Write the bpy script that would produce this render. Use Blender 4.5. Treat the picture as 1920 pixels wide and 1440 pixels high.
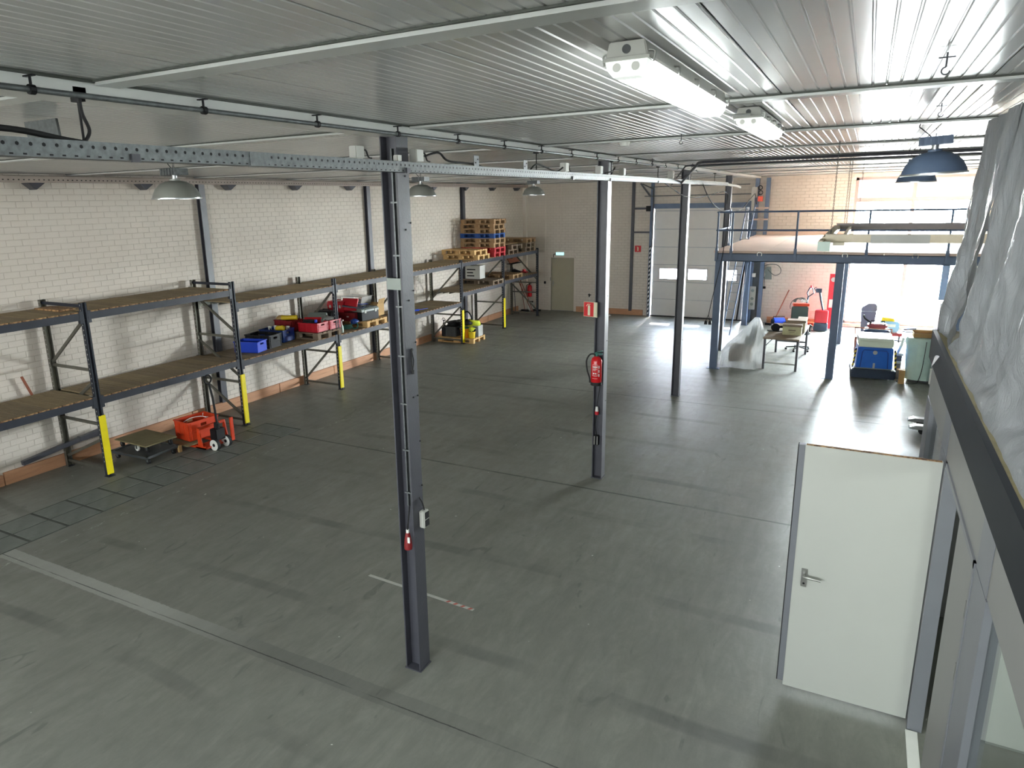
import bpy, bmesh, math, random
from mathutils import Vector, Matrix, Euler
PI = math.pi
random.seed(7)
for o in list(bpy.data.objects): bpy.data.objects.remove(o)
scene = bpy.context.scene
COL = scene.collection

# ------------------------------------------------------------------ camera
cam_d = bpy.data.cameras.new('camera'); cam = bpy.data.objects.new('camera', cam_d); COL.objects.link(cam)
R3 = Vector((0.87689687, 0.48014879, -0.02256151)); U3 = Vector((-0.09737136, 0.22340145, 0.96985082)); F3 = Vector((-0.47071297, 0.8482623, -0.24265277))
CAM = Vector((3.19435, 0.0, 4.10592))
M = Matrix((( R3.x, U3.x, -F3.x, CAM.x), (R3.y, U3.y, -F3.y, CAM.y), (R3.z, U3.z, -F3.z, CAM.z), (0, 0, 0, 1)))
cam.matrix_world = M
cam_d.sensor_width = 36.0; cam_d.sensor_fit = 'HORIZONTAL'
cam_d.lens = 1316.3556 / 1920 * 36
cam_d.shift_x = 73.52 / 1920; cam_d.shift_y = -14.28 / 1920
cam_d.clip_end = 200; cam_d.clip_start = 0.05
scene.camera = cam

# ------------------------------------------------------------------ light and exposure
scene.view_settings.view_transform = 'Standard'
scene.view_settings.look = 'None'
scene.view_settings.gamma = 1.0
scene.view_settings.use_curve_mapping = False
scene.view_settings.exposure = 0.15
SKY = 350.0
TUBE = 27.0
w = bpy.data.worlds.new('sky'); scene.world = w; w.use_nodes = True
wn = w.node_tree.nodes; wl = w.node_tree.links
bg = wn['Background']
tc = wn.new('ShaderNodeTexCoord'); sp = wn.new('ShaderNodeSeparateXYZ'); rp = wn.new('ShaderNodeValToRGB')
wl.new(tc.outputs['Generated'], sp.inputs[0]); wl.new(sp.outputs['Z'], rp.inputs[0]); wl.new(rp.outputs[0], bg.inputs['Color'])
rp.color_ramp.elements[0].position = 0.0; rp.color_ramp.elements[0].color = (0.94, 0.96, 1.0, 1)
rp.color_ramp.elements[1].position = 0.7; rp.color_ramp.elements[1].color = (0.72, 0.84, 1.0, 1)
bg.inputs['Strength'].default_value = SKY
sun_d = bpy.data.lights.new('sun', 'SUN'); sun = bpy.data.objects.new('sun', sun_d); COL.objects.link(sun)
sun_d.energy = 110.0; sun_d.color = (1.0, 0.93, 0.84); sun_d.angle = math.radians(0.8)
sun.rotation_euler = Vector((0.14, -1.55, -1.48)).to_track_quat('-Z', 'Y').to_euler()
sun.location = (3, 30, 12)
def portal(x, y, z, sx, sz, face):
    d = bpy.data.lights.new('daylight_portal', 'AREA'); d.shape = 'RECTANGLE'; d.size = sx; d.size_y = sz
    o = bpy.data.objects.new('daylight_portal', d); COL.objects.link(o); o.location = (x, y, z); d.cycles.is_portal = True
    o.rotation_euler = (math.radians(-90 if face < 0 else 90), 0, 0)
portal(4.4, 24.95, 2.3, 3.4, 4.5, -1)
portal(-1.0, -6.3, 3.6, 13.9, 1.3, 1)
cyc = scene.cycles
cyc.max_bounces = 10; cyc.diffuse_bounces = 6; cyc.glossy_bounces = 4; cyc.transmission_bounces = 8; cyc.transparent_max_bounces = 16
cyc.sample_clamp_indirect = 12.0
cyc.caustics_reflective = False; cyc.caustics_refractive = False

# ------------------------------------------------------------------ materials
def lin(h):
    h = h.lstrip('#'); v = [int(h[i:i + 2], 16) / 255 for i in (0, 2, 4)]
    return tuple((c / 12.92 if c <= 0.04045 else ((c + 0.055) / 1.055) ** 2.4) for c in v) + (1,)
def nmath(nt, op, a, b=None):
    n = nt.nodes.new('ShaderNodeMath'); n.operation = op
    for i, v in enumerate((a, b)):
        if v is None: continue
        if hasattr(v, 'links'): nt.links.new(v, n.inputs[i])
        else: n.inputs[i].default_value = v
    return n.outputs[0]
def mixc(nt, fac, a, b, mode='MIX'):
    n = nt.nodes.new('ShaderNodeMix'); n.data_type = 'RGBA'; n.blend_type = mode
    for idx, v in ((0, fac), (6, a), (7, b)):
        if hasattr(v, 'links'): nt.links.new(v, n.inputs[idx])
        else: n.inputs[idx].default_value = v
    return n.outputs[2]
def noise(nt, scale, vec=None, detail=4, rough=0.55, dist=0.0):
    n = nt.nodes.new('ShaderNodeTexNoise'); n.inputs['Scale'].default_value = scale; n.inputs['Detail'].default_value = detail
    n.inputs['Roughness'].default_value = rough; n.inputs['Distortion'].default_value = dist
    if vec is not None: nt.links.new(vec, n.inputs['Vector'])
    return n.outputs['Fac']
def ramp(nt, fac, p0, c0, p1, c1):
    n = nt.nodes.new('ShaderNodeValToRGB'); n.color_ramp.elements[0].position = p0; n.color_ramp.elements[0].color = c0
    n.color_ramp.elements[1].position = p1; n.color_ramp.elements[1].color = c1; nt.links.new(fac, n.inputs[0]); return n.outputs[0]
MATS = {}
def mat(name, hexc, rough=0.5, metal=0.0, var=0.12, scale=6.0, bump=0.0, bscale=40.0, spec=0.5, second=None, sfac=(0.5, 0.7), sscale=3.0, stretch=None, emit=None, estr=0.0, alpha=None):
    m = bpy.data.materials.new(name); m.use_nodes = True; nt = m.node_tree; b = nt.nodes['Principled BSDF']
    c = lin(hexc); tcn = nt.nodes.new('ShaderNodeTexCoord'); vec = tcn.outputs['Object']
    if stretch:
        mp = nt.nodes.new('ShaderNodeMapping'); mp.inputs['Scale'].default_value = stretch; nt.links.new(vec, mp.inputs[0]); vec = mp.outputs[0]
    f = noise(nt, scale, vec)
    d = tuple(x * (1 - var) for x in c[:3]) + (1,); l = tuple(min(1, x * (1 + var)) for x in c[:3]) + (1,)
    col = ramp(nt, f, 0.3, d, 0.7, l)
    if second:
        f2 = noise(nt, sscale, vec, 6, 0.65); k = ramp(nt, f2, sfac[0], (0, 0, 0, 1), sfac[1], (1, 1, 1, 1)); col = mixc(nt, k, col, lin(second))
    nt.links.new(col, b.inputs['Base Color'])
    b.inputs['Roughness'].default_value = rough; b.inputs['Metallic'].default_value = metal
    b.inputs['Specular IOR Level'].default_value = spec
    if bump:
        bn = nt.nodes.new('ShaderNodeBump'); bn.inputs['Strength'].default_value = bump; bn.inputs['Distance'].default_value = 0.01
        nt.links.new(noise(nt, bscale, vec, 3), bn.inputs['Height']); nt.links.new(bn.outputs[0], b.inputs['Normal'])
    if emit: b.inputs['Emission Color'].default_value = lin(emit); b.inputs['Emission Strength'].default_value = estr
    if alpha is not None: b.inputs['Alpha'].default_value = alpha
    MATS[name] = m; return m
BR = mat('painted_brick', 'd9d0c5', 0.75, var=0.05, scale=1.3, bump=0.35, bscale=30, second='cbc0b2', sfac=(0.62, 0.9), sscale=1.1)
MO = mat('painted_mortar', 'c4baae', 0.9, var=0.1)
CEIL = mat('white_coated_sheet', 'cfcecb', 0.22, var=0.03, scale=0.8, spec=0.6)
CEIL2 = mat('white_trim', 'd8d9d6', 0.3, var=0.03)
STEEL = mat('dark_painted_steel', '46464d', 0.42, var=0.1, scale=5, bump=0.12, bscale=55, second='3a3a40', sfac=(0.55, 0.75))
STEELB = mat('blue_grey_steel', '5d6e88', 0.45, var=0.08)  # lightened towards blue so window glare on the mezzanine sits in the colour
RACK = mat('rack_steel', '292c35', 0.5, spec=0.35, var=0.12, scale=8)
BRACE = mat('rack_brace_steel', '6c6a60', 0.4, metal=0.5, var=0.15, scale=9)
DULL = mat('dull_brown_grey_angle', 'a0938a', 0.7, var=0.08)
GALV = mat('galvanised_steel', '6a6e6f', 0.45, metal=0.55, var=0.25, scale=30, bump=0.1)
ALU = mat('bright_metal', 'b9bcbd', 0.3, metal=0.9, var=0.08)
YEL = mat('yellow_guard', 'ecd800', 0.4, var=0.06, second='403a10', sfac=(0.74, 0.78), sscale=18)
BOARD = mat('rough_board', '8e7d62', 0.85, var=0.22, scale=4, bump=0.3, bscale=60, second='6f5f47', sfac=(0.5, 0.8), sscale=2.5, stretch=(0.6, 6, 6))
BOARD2 = mat('rough_board_light', '9a8868', 0.85, var=0.2, scale=4, bump=0.3, bscale=60, second='7a694f', sfac=(0.5, 0.8), sscale=2.5, stretch=(0.6, 6, 6))
BOARDE = mat('split_board_edge', 'a8835a', 0.9, var=0.4, scale=40, bump=0.5, second='5a3d28', sfac=(0.45, 0.6), sscale=25)
PINE = mat('pine_skirting', 'c08f6c', 0.7, var=0.1, scale=3, second='a06c4a', sfac=(0.55, 0.75), sscale=5, stretch=(1, 0.6, 8))
PAL = mat('pallet_wood', 'a58560', 0.8, var=0.2, scale=4, second='84633f', sfac=(0.5, 0.75), sscale=6)
PALN = mat('new_pallet_wood', 'd0aa72', 0.8, var=0.15, scale=4, second='b58a55', sfac=(0.5, 0.75), sscale=6)
PALG = mat('weathered_pallet_wood', '7a6a58', 0.85, var=0.2, scale=4, second='57493b', sfac=(0.5, 0.75), sscale=6)
PBLUE = mat('blue_pallet_paint', '1f4f96', 0.6, var=0.15); PRED = mat('red_pallet_paint', 'b3202a', 0.6, var=0.15)
BLUE = mat('blue_plastic', '2247c8', 0.35, var=0.05); DBLUE = mat('dark_blue_plastic', '173a86', 0.4, var=0.1)
BLACK = mat('black_plastic', '18181a', 0.55, spec=0.25, var=0.1); RUB = mat('black_rubber', '151516', 0.7, var=0.1)
RED = mat('red_plastic', 'b81f2b', 0.4, var=0.08); DRED = mat('dark_red_plastic', '7f1c20', 0.45, var=0.1)
REDP = mat('red_gloss_paint', 'c41a20', 0.25, var=0.04)
ORANGE = mat('orange_plastic', 'd2431f', 0.45, var=0.1); ORP = mat('orange_paint', 'cf3f1a', 0.35, var=0.12, second='6a3a2a', sfac=(0.68, 0.75), sscale=14)
GREY = mat('grey_plastic', '7d857f', 0.45, var=0.06); LGREY = mat('light_grey_plastic', 'b7b7b0', 0.4, var=0.05)
DGREY = mat('dark_grey_plastic', '46494a', 0.5, var=0.08)
WHITE = mat('white_plastic', 'e6e6e0', 0.4, var=0.03); CREAM = mat('cream_plastic', 'd9e3cf', 0.35, var=0.03)
YPL = mat('yellow_plastic', 'e0c21c', 0.45, var=0.1); LIME = mat('lime_fabric', 'd3dc3a', 0.8, var=0.2, scale=20, bump=0.4)
OCHRE = mat('orange_yellow_plastic', 'e0901c', 0.4, var=0.05)
GREENP = mat('green_plastic', '14695a', 0.4, var=0.08); CARD = mat('cardboard', 'b3915f', 0.85, var=0.08); CARDD = mat('grey_brown_cardboard', '8c7c68', 0.85, var=0.1)
PLY = mat('plywood', '8a7f5c', 0.75, var=0.15, scale=5, second='6e6546', sfac=(0.5, 0.8), sscale=3)
PLYD = mat('deck_plywood', 'ddc5b6', 0.6, var=0.06, scale=2)
OFF = mat('office_grey_panel', '8a8a88', 0.45, var=0.02); OFFP = mat('office_grey_profile', '787a80', 0.4, var=0.03)
DOORW = mat('white_door_leaf', 'bdbfb8', 0.45, var=0.02, scale=2, second='b8bab2', sfac=(0.66, 0.9), sscale=1.2)
FASC = mat('dark_fascia', '22252b', 0.6, var=0.06, spec=0.3)
DOORG = mat('beige_grey_door', 'aca58f', 0.55, var=0.02); RDOOR = mat('white_sectional_panel', 'd5d2ce', 0.4, var=0.02, bump=0.1, bscale=8)
HAZW = mat('hazard_white', 'e6e6e6', 0.5, var=0.03); SIGNR = mat('sign_red', 'c52127', 0.5, var=0.02); LUM = mat('pale_photoluminescent', 'dcd6b8', 0.5, var=0.02)
WALLW = mat('white_interior_wall', 'd9ddd6', 0.7, var=0.02); CHROME = mat('brushed_handle', 'a5a5a0', 0.3, metal=0.9, var=0.05)
TARP = mat('pale_green_tarpaulin', 'c9e4da', 0.5, var=0.05, bump=0.5, bscale=7)
NAVY = mat('navy_plastic', '223044', 0.45, var=0.08); SWB = mat('blue_machine_paint', '2266c4', 0.35, var=0.05)
FABG = mat('grey_green_fabric', '4b5a58', 0.9, var=0.1, scale=60, bump=0.3)
BINP = mat('bin_grey_plastic', '4c4a5c', 0.5, var=0.05)
TILE = mat('floor_tile_concrete', '757973', 0.55, var=0.14, scale=5, second='666a64', sfac=(0.45, 0.7), sscale=4)
GROV = mat('dark_groove', '50534d', 0.8, var=0.15)
ASPH = mat('outside_paving', '9a9792', 0.9, var=0.1)
BLIND = mat('translucent_infill', 'f2dccb', 0.6, var=0.03)
BLIND.node_tree.nodes['Principled BSDF'].inputs['Transmission Weight'].default_value = 0.35
HAZY = mat('hazard_yellow', 'd6bd3a', 0.5, var=0.05)
BPAN = mat('brown_panel', '8d766c', 0.7, var=0.06)
MINT = mat('mint_paint', 'c2d6cb', 0.4, var=0.04)
MAUV = mat('mauve_glare_paint', 'b3a8a8', 0.5, var=0.05)  # window glare on the hung frame's rear rail, put into its colour
HFR = mat('cream_paint', 'd8cbb0', 0.4, var=0.06)
FRAMEP = mat('mauve_grey_frame', '9a8784', 0.5, var=0.05)
COPP = mat('copper_brown_paint', '8a4b33', 0.6, var=0.1)
def emis(name, hexc, s):
    m = bpy.data.materials.new(name); m.use_nodes = True; nt = m.node_tree; b = nt.nodes['Principled BSDF']
    b.inputs['Base Color'].default_value = lin(hexc); b.inputs['Emission Color'].default_value = lin(hexc); b.inputs['Emission Strength'].default_value = s
    return m
TUBEM = emis('lit_diffuser', 'f3fcf9', TUBE)
ENDM = emis('lit_diffuser_end', 'e6ece6', 0.75)
EXITM = emis('lit_exit_face', 'b9eef2', 1.1)
DIFC = mat('clear_ribbed_diffuser', 'c9cdc8', 0.3, var=0.05)
def glass(name, tint=(1, 1, 1, 1), fac=0.08, rough=0.02):
    m = bpy.data.materials.new(name); m.use_nodes = True; nt = m.node_tree; nt.nodes.clear()
    out = nt.nodes.new('ShaderNodeOutputMaterial'); t = nt.nodes.new('ShaderNodeBsdfTransparent'); g = nt.nodes.new('ShaderNodeBsdfGlossy'); mx = nt.nodes.new('ShaderNodeMixShader')
    lw = nt.nodes.new('ShaderNodeLayerWeight'); lw.inputs[0].default_value = 0.5
    fk = nmath(nt, 'ADD', 0.03, nmath(nt, 'MULTIPLY', nmath(nt, 'POWER', lw.outputs['Facing'], 4.0), 0.8))
    t.inputs[0].default_value = tint; g.inputs['Roughness'].default_value = rough
    nt.links.new(fk, mx.inputs[0]); nt.links.new(t.outputs[0], mx.inputs[1]); nt.links.new(g.outputs[0], mx.inputs[2]); nt.links.new(mx.outputs[0], out.inputs[0]); return m
GLASS = glass('window_glass', (0.93, 0.96, 0.95, 1))
TGLASS = glass('tinted_fill_glass', (0.34, 0.34, 0.33, 1))  # glass of the added near windows, tinted to set their fill
ACRYL = glass('dimmed_acrylic', (0.55, 0.56, 0.58, 1))  # even tint added to dim sky glare through the sectional door panes
def film(name, opac, tint, bump=0.6, bs=6.0):
    m = bpy.data.materials.new(name); m.use_nodes = True; nt = m.node_tree; nt.nodes.clear()
    out = nt.nodes.new('ShaderNodeOutputMaterial'); t = nt.nodes.new('ShaderNodeBsdfTransparent'); p = nt.nodes.new('ShaderNodeBsdfPrincipled'); tl = nt.nodes.new('ShaderNodeBsdfTranslucent')
    mx = nt.nodes.new('ShaderNodeMixShader'); m2 = nt.nodes.new('ShaderNodeMixShader')
    p.inputs['Base Color'].default_value = tint; p.inputs['Roughness'].default_value = 0.22; tl.inputs[0].default_value = tint
    tcn = nt.nodes.new('ShaderNodeTexCoord'); mp = nt.nodes.new('ShaderNodeMapping'); mp.inputs['Scale'].default_value = (1.5, 1.5, 0.6); nt.links.new(tcn.outputs['Object'], mp.inputs[0])
    f = noise(nt, bs, mp.outputs[0], 8, 0.7, 0.8); bn = nt.nodes.new('ShaderNodeBump'); bn.inputs['Strength'].default_value = bump; bn.inputs['Distance'].default_value = 0.07
    nt.links.new(f, bn.inputs['Height']); nt.links.new(bn.outputs[0], p.inputs['Normal']); nt.links.new(bn.outputs[0], tl.inputs['Normal'])
    m2.inputs[0].default_value = 0.3; nt.links.new(p.outputs[0], m2.inputs[1]); nt.links.new(tl.outputs[0], m2.inputs[2])
    f2 = noise(nt, bs * 0.5, mp.outputs[0], 6, 0.6)
    k = nmath(nt, 'ADD', opac - 0.15, nmath(nt, 'MULTIPLY', f2, 0.3))
    nt.links.new(k, mx.inputs[0]); nt.links.new(t.outputs[0], mx.inputs[1]); nt.links.new(m2.outputs[0], mx.inputs[2]); nt.links.new(mx.outputs[0], out.inputs[0]); return m
SHEET = film('translucent_sheet', 1.1, (0.5, 0.52, 0.55, 1), 1.0, 4.5)
FILM = film('thin_clear_film', 0.5, (0.82, 0.84, 0.84, 1), 0.8, 7.0)
TUB = film('clear_plastic_tub', 0.45, (0.7, 0.7, 0.68, 1), 0.1)

def floor_material():
    m = bpy.data.materials.new('worn_concrete'); m.use_nodes = True; nt = m.node_tree; b = nt.nodes['Principled BSDF']
    tcn = nt.nodes.new('ShaderNodeTexCoord'); P = tcn.outputs['Object']
    sx = nt.nodes.new('ShaderNodeSeparateXYZ'); nt.links.new(P, sx.inputs[0]); X, Y = sx.outputs[0], sx.outputs[1]
    def mapped(s, rz=0):
        mp = nt.nodes.new('ShaderNodeMapping'); mp.inputs['Scale'].default_value = s; mp.inputs['Rotation'].default_value = (0, 0, rz); nt.links.new(P, mp.inputs[0]); return mp.outputs[0]
    big = noise(nt, 0.35, P, 5, 0.6, 0.5)
    col = ramp(nt, big, 0.3, lin('7b7b73'), 0.7, lin('919188'))
    st = noise(nt, 1.5, mapped((3.4, 0.8, 1), 0.12), 8, 0.72, 0.8)
    col = mixc(nt, nmath(nt, 'MULTIPLY', ramp(nt, st, 0.35, (0, 0, 0, 1), 0.7, (1, 1, 1, 1)), 0.6), col, lin('63645c'))
    st2 = noise(nt, 1.1, mapped((4.5, 1.0, 1), -0.35), 7, 0.72, 0.9)
    col = mixc(nt, nmath(nt, 'MULTIPLY', ramp(nt, st2, 0.55, (0, 0, 0, 1), 0.75, (1, 1, 1, 1)), 0.3), col, lin('9d9d94'))
    fine = noise(nt, 60, P, 3, 0.7)
    col = mixc(nt, nmath(nt, 'MULTIPLY', fine, 0.25), col, lin('6c6f69'))
    # scratches and specks of old paint
    sc = noise(nt, 2.6, mapped((12, 1.4, 1), 0.1), 8, 0.75, 0.2)
    col = mixc(nt, nmath(nt, 'MULTIPLY', ramp(nt, sc, 0.70, (0, 0, 0, 1), 0.74, (1, 1, 1, 1)), 0.5), col, lin('b9bab2'))
    fl = nmath(nt, 'LESS_THAN', nmath(nt, 'ABSOLUTE', nmath(nt, 'ADD', X, 5.45)), 0.045)
    fn = ramp(nt, noise(nt, 7.0, mapped((2.5, 1.0, 1)), 7, 0.8), 0.56, (0, 0, 0, 1), 0.60, (1, 1, 1, 1))
    col = mixc(nt, nmath(nt, 'MULTIPLY', nmath(nt, 'MULTIPLY', fl, fn), 0.7), col, lin('c9cac2'))
    mot = noise(nt, 5.0, mapped((1.6, 1, 1)), 8, 0.75, 0.5)
    col = mixc(nt, nmath(nt, 'MULTIPLY', ramp(nt, mot, 0.4, (0, 0, 0, 1), 0.7, (1, 1, 1, 1)), 0.35), col, lin('65665e'))
    spk = noise(nt, 9.0, P, 2, 0.5)
    col = mixc(nt, ramp(nt, spk, 0.77, (0, 0, 0, 1), 0.785, (1, 1, 1, 1)), col, lin('c8c8bf'))
    dk = noise(nt, 1.4, mapped((3, 1, 1), 0.9), 4, 0.5, 1.5)
    col = mixc(nt, nmath(nt, 'MULTIPLY', ramp(nt, dk, 0.66, (0, 0, 0, 1), 0.72, (1, 1, 1, 1)), 0.35), col, lin('3b3e3b'))
    # curved tyre marks
    wv = nt.nodes.new('ShaderNodeTexWave'); wv.wave_type = 'RINGS'; wv.inputs['Scale'].default_value = 0.33; wv.inputs['Distortion'].default_value = 2.5; wv.inputs['Detail'].default_value = 1.5; wv.inputs['Detail Scale'].default_value = 0.4
    mpw = nt.nodes.new('ShaderNodeMapping'); mpw.inputs['Location'].default_value = (3.5, -14, 0); mpw.inputs['Scale'].default_value = (1, 0.6, 0); nt.links.new(P, mpw.inputs[0]); nt.links.new(mpw.outputs[0], wv.inputs['Vector'])
    tk = nmath(nt, 'MULTIPLY', ramp(nt, wv.outputs['Fac'], 0.965, (0, 0, 0, 1), 0.99, (1, 1, 1, 1)), nmath(nt, 'MULTIPLY', ramp(nt, noise(nt, 0.6, P), 0.45, (0, 0, 0, 1), 0.6, (1, 1, 1, 1)), 0.4))
    col = mixc(nt, tk, col, lin('3a3c3a'))
    # slab joints across the hall
    wob = nmath(nt, 'ADD', nmath(nt, 'MULTIPLY', nmath(nt, 'SUBTRACT', noise(nt, 1.1, P, 5), 0.5), 0.05), nmath(nt, 'MULTIPLY', nmath(nt, 'SUBTRACT', noise(nt, 14, P, 6, 0.8), 0.5), 0.05))
    for jy, bw in ((4.085, 0.101), (9.12, 0.05), (14.2, 0.045), (19.3, 0.03)):
        d = nmath(nt, 'ABSOLUTE', nmath(nt, 'SUBTRACT', nmath(nt, 'ADD', Y, wob), jy + (0.04 if bw > 0.1 else 0)))
        band = nmath(nt, 'LESS_THAN', d, bw)
        if bw > 0.1:
            side = ramp(nt, X, 0.0, (0, 0, 0, 1), 1.0, (1, 1, 1, 1))
            mr = nt.nodes.new('ShaderNodeMapRange'); mr.inputs[1].default_value = -3.0; mr.inputs[2].default_value = -1.4; nt.links.new(X, mr.inputs[0])
            bc = mixc(nt, mr.outputs[0], lin('b0b1aa'), lin('62635e'))
            fade = nt.nodes.new('ShaderNodeMapRange'); fade.inputs[1].default_value = 1.2; fade.inputs[2].default_value = -0.3; fade.inputs[3].default_value = 0.1; fade.inputs[4].default_value = 0.5; nt.links.new(X, fade.inputs[0])
            col = mixc(nt, nmath(nt, 'MULTIPLY', band, fade.outputs[0]), col, bc)
        else:
            col = mixc(nt, nmath(nt, 'MULTIPLY', nmath(nt, 'LESS_THAN', d, 0.028), 0.4), col, lin('53544d'))
        d2 = nmath(nt, 'ABSOLUTE', nmath(nt, 'SUBTRACT', nmath(nt, 'ADD', Y, nmath(nt, 'MULTIPLY', wob, 0.4)), jy))
        cr = nmath(nt, 'LESS_THAN', d2, 0.012 if bw < 0.1 else 0.006)
        thr = 0.35 if bw < 0.04 else 0.5
        br = ramp(nt, noise(nt, 0.7, P, 5, 0.6), thr - 0.1, (0, 0, 0, 1), thr, (1, 1, 1, 1))
        col = mixc(nt, nmath(nt, 'MULTIPLY', cr, nmath(nt, 'MULTIPLY', br, 0.8)), col, lin('2b2d2b'))
    nt.links.new(col, b.inputs['Base Color'])
    r = ramp(nt, noise(nt, 1.6, mapped((1, 2.5, 1), 0.4), 6, 0.65), 0.3, (0.38, 0.38, 0.38, 1), 0.75, (0.54, 0.54, 0.54, 1)); nt.links.new(r, b.inputs['Roughness'])
    bn = nt.nodes.new('ShaderNodeBump'); bn.inputs['Strength'].default_value = 0.22; bn.inputs['Distance'].default_value = 0.006
    nt.links.new(noise(nt, 7, mapped((1, 2.2, 1), 0.5), 7, 0.7), bn.inputs['Height']); nt.links.new(bn.outputs[0], b.inputs['Normal'])
    b.inputs['Specular IOR Level'].default_value = 0.42
    return m
FLOOR = floor_material()

# ------------------------------------------------------------------ mesh helpers
class MB:
    def __init__(s): s.v = []; s.f = []
    def add(s, vs, fs):
        k = len(s.v); s.v += [tuple(p) for p in vs]; s.f += [tuple(i + k for i in f) for f in fs]; return s
    def box(s, x0, x1, y0, y1, z0, z1):
        return s.add([(x0, y0, z0), (x1, y0, z0), (x1, y1, z0), (x0, y1, z0), (x0, y0, z1), (x1, y0, z1), (x1, y1, z1), (x0, y1, z1)],
                     [(0, 3, 2, 1), (4, 5, 6, 7), (0, 1, 5, 4), (1, 2, 6, 5), (2, 3, 7, 6), (3, 0, 4, 7)])
    def cbox(s, c, d, R=None):
        x, y, z = d[0] / 2, d[1] / 2, d[2] / 2
        P = [Vector(q) for q in ((-x, -y, -z), (x, -y, -z), (x, y, -z), (-x, y, -z), (-x, -y, z), (x, -y, z), (x, y, z), (-x, y, z))]
        if R is not None: P = [R @ q for q in P]
        return s.add([q + Vector(c) for q in P], [(0, 3, 2, 1), (4, 5, 6, 7), (0, 1, 5, 4), (1, 2, 6, 5), (2, 3, 7, 6), (3, 0, 4, 7)])
    def bar(s, a, b, w, h, up=(0, 0, 1)):
        a, b = Vector(a), Vector(b); d = (b - a).normalized(); up = Vector(up)
        if abs(d.dot(up)) > 0.98: up = Vector((0, 1, 0))
        sd = d.cross(up).normalized(); u = sd.cross(d)
        vs = []
        for p in (a, b):
            for i, j in ((-1, -1), (1, -1), (1, 1), (-1, 1)): vs.append(p + sd * (i * w / 2) + u * (j * h / 2))
        return s.add(vs, [(3, 2, 1, 0), (4, 5, 6, 7), (0, 1, 5, 4), (1, 2, 6, 5), (2, 3, 7, 6), (3, 0, 4, 7)])
    def tube(s, pts, r, n=8, closed=False, caps=True):
        pts = [Vector(p) for p in pts]; N = len(pts); rings = []; prev = None
        rr = r if isinstance(r, (list, tuple)) else [r] * N
        for i, p in enumerate(pts):
            if closed: t = (pts[(i + 1) % N] - pts[i - 1]).normalized()
            else: t = (pts[min(i + 1, N - 1)] - pts[max(i - 1, 0)]).normalized()
            if prev is None:
                a = Vector((0, 0, 1)) if abs(t.z) < 0.9 else Vector((1, 0, 0)); prev = (a - t * a.dot(t)).normalized()
            else: prev = (prev - t * prev.dot(t)).normalized()
            q = t.cross(prev); rings.append([p + (prev * math.cos(2 * PI * k / n) + q * math.sin(2 * PI * k / n)) * rr[i] for k in range(n)])
        vs = [v for R in rings for v in R]; fs = []
        M_ = N if closed else N - 1
        for i in range(M_):
            j = (i + 1) % N
            for k in range(n): fs.append((i * n + k, i * n + (k + 1) % n, j * n + (k + 1) % n, j * n + k))
        if caps and not closed: fs.append(tuple(range(n - 1, -1, -1))); fs.append(tuple((N - 1) * n + k for k in range(n)))
        return s.add(vs, fs)
    def cyl(s, a, b, r, r2=None, n=16): return s.tube([a, b], [r, r if r2 is None else r2], n)
    def lathe(s, c, prof, n=24, axis='z'):
        vs = []; fs = []; m = len(prof)
        for k in range(n):
            t = 2 * PI * k / n
            for (r, h) in prof:
                p = (r * math.cos(t), r * math.sin(t), h)
                if axis == 'x': p = (p[2], p[0], p[1])
                if axis == 'y': p = (p[1], p[2], p[0])
                vs.append((p[0] + c[0], p[1] + c[1], p[2] + c[2]))
        for k in range(n):
            for i in range(m - 1): fs.append((k * m + i, ((k + 1) % n) * m + i, ((k + 1) % n) * m + i + 1, k * m + i + 1))
        return s.add(vs, fs)
    def prism(s, poly, axis, d0, d1):
        n = len(poly)
        def P(a, b, d): return {'x': (d, a, b), 'y': (a, d, b), 'z': (a, b, d)}[axis]
        vs = [P(a, b, d0) for a, b in poly] + [P(a, b, d1) for a, b in poly]
        return s.add(vs, [tuple(range(n - 1, -1, -1)), tuple(range(n, 2 * n))] + [(i, (i + 1) % n, n + (i + 1) % n, n + i) for i in range(n)])
    def mesh(s, name, m, smooth=False, bevel=0.0):
        me = bpy.data.meshes.new(name); me.from_pydata(s.v, [], s.f)
        bm = bmesh.new(); bm.from_mesh(me)
        if bevel: bmesh.ops.bevel(bm, geom=bm.edges[:], offset=bevel, segments=2, affect='EDGES', clamp_overlap=True)
        if len(bm.faces) < 60000: bmesh.ops.recalc_face_normals(bm, faces=bm.faces[:])
        bm.to_mesh(me); bm.free(); me.materials.append(m)
        if smooth or bevel:
            for p in me.polygons: p.use_smooth = True
            me.set_sharp_from_angle(angle=math.radians(38))
        return me
    def build(s, name, m, parent=None, smooth=False, bevel=0.0, label=None, loc=None, kind=None):
        o = bpy.data.objects.new(name, s.mesh(name, m, smooth, bevel)); COL.objects.link(o)
        if parent is not None: o.parent = parent
        if label: o['label'] = label
        if loc: o.location = loc
        if kind: o['kind'] = kind
        return o
def thing(name, label, cat, loc=(0, 0, 0), rz=0.0, group=None):
    o = bpy.data.objects.new(name, None); COL.objects.link(o); o.empty_display_size = 0.1
    o.location = loc; o.rotation_euler = (0, 0, rz); o['label'] = label; o['category'] = cat
    if group: o['group'] = group
    return o
def tag(o, label, cat, group=None):
    o['label'] = label; o['category'] = cat
    if group: o['group'] = group
    return o
def struct(name, mb, m, parent=None, **k):
    o = mb.build(name, m, parent, **k)
    if parent is None: o['kind'] = 'structure'
    return o
KIDS = {}
def copy_tree(o, parent=None, **props):
    c = o.copy(); COL.objects.link(c)
    c.parent = parent
    for k in ('label', 'category', 'group'):
        if k in props: c[k] = props[k]
    for ch in [x for x in bpy.data.objects if x.parent == o]: copy_tree(ch, c)
    return c
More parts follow.
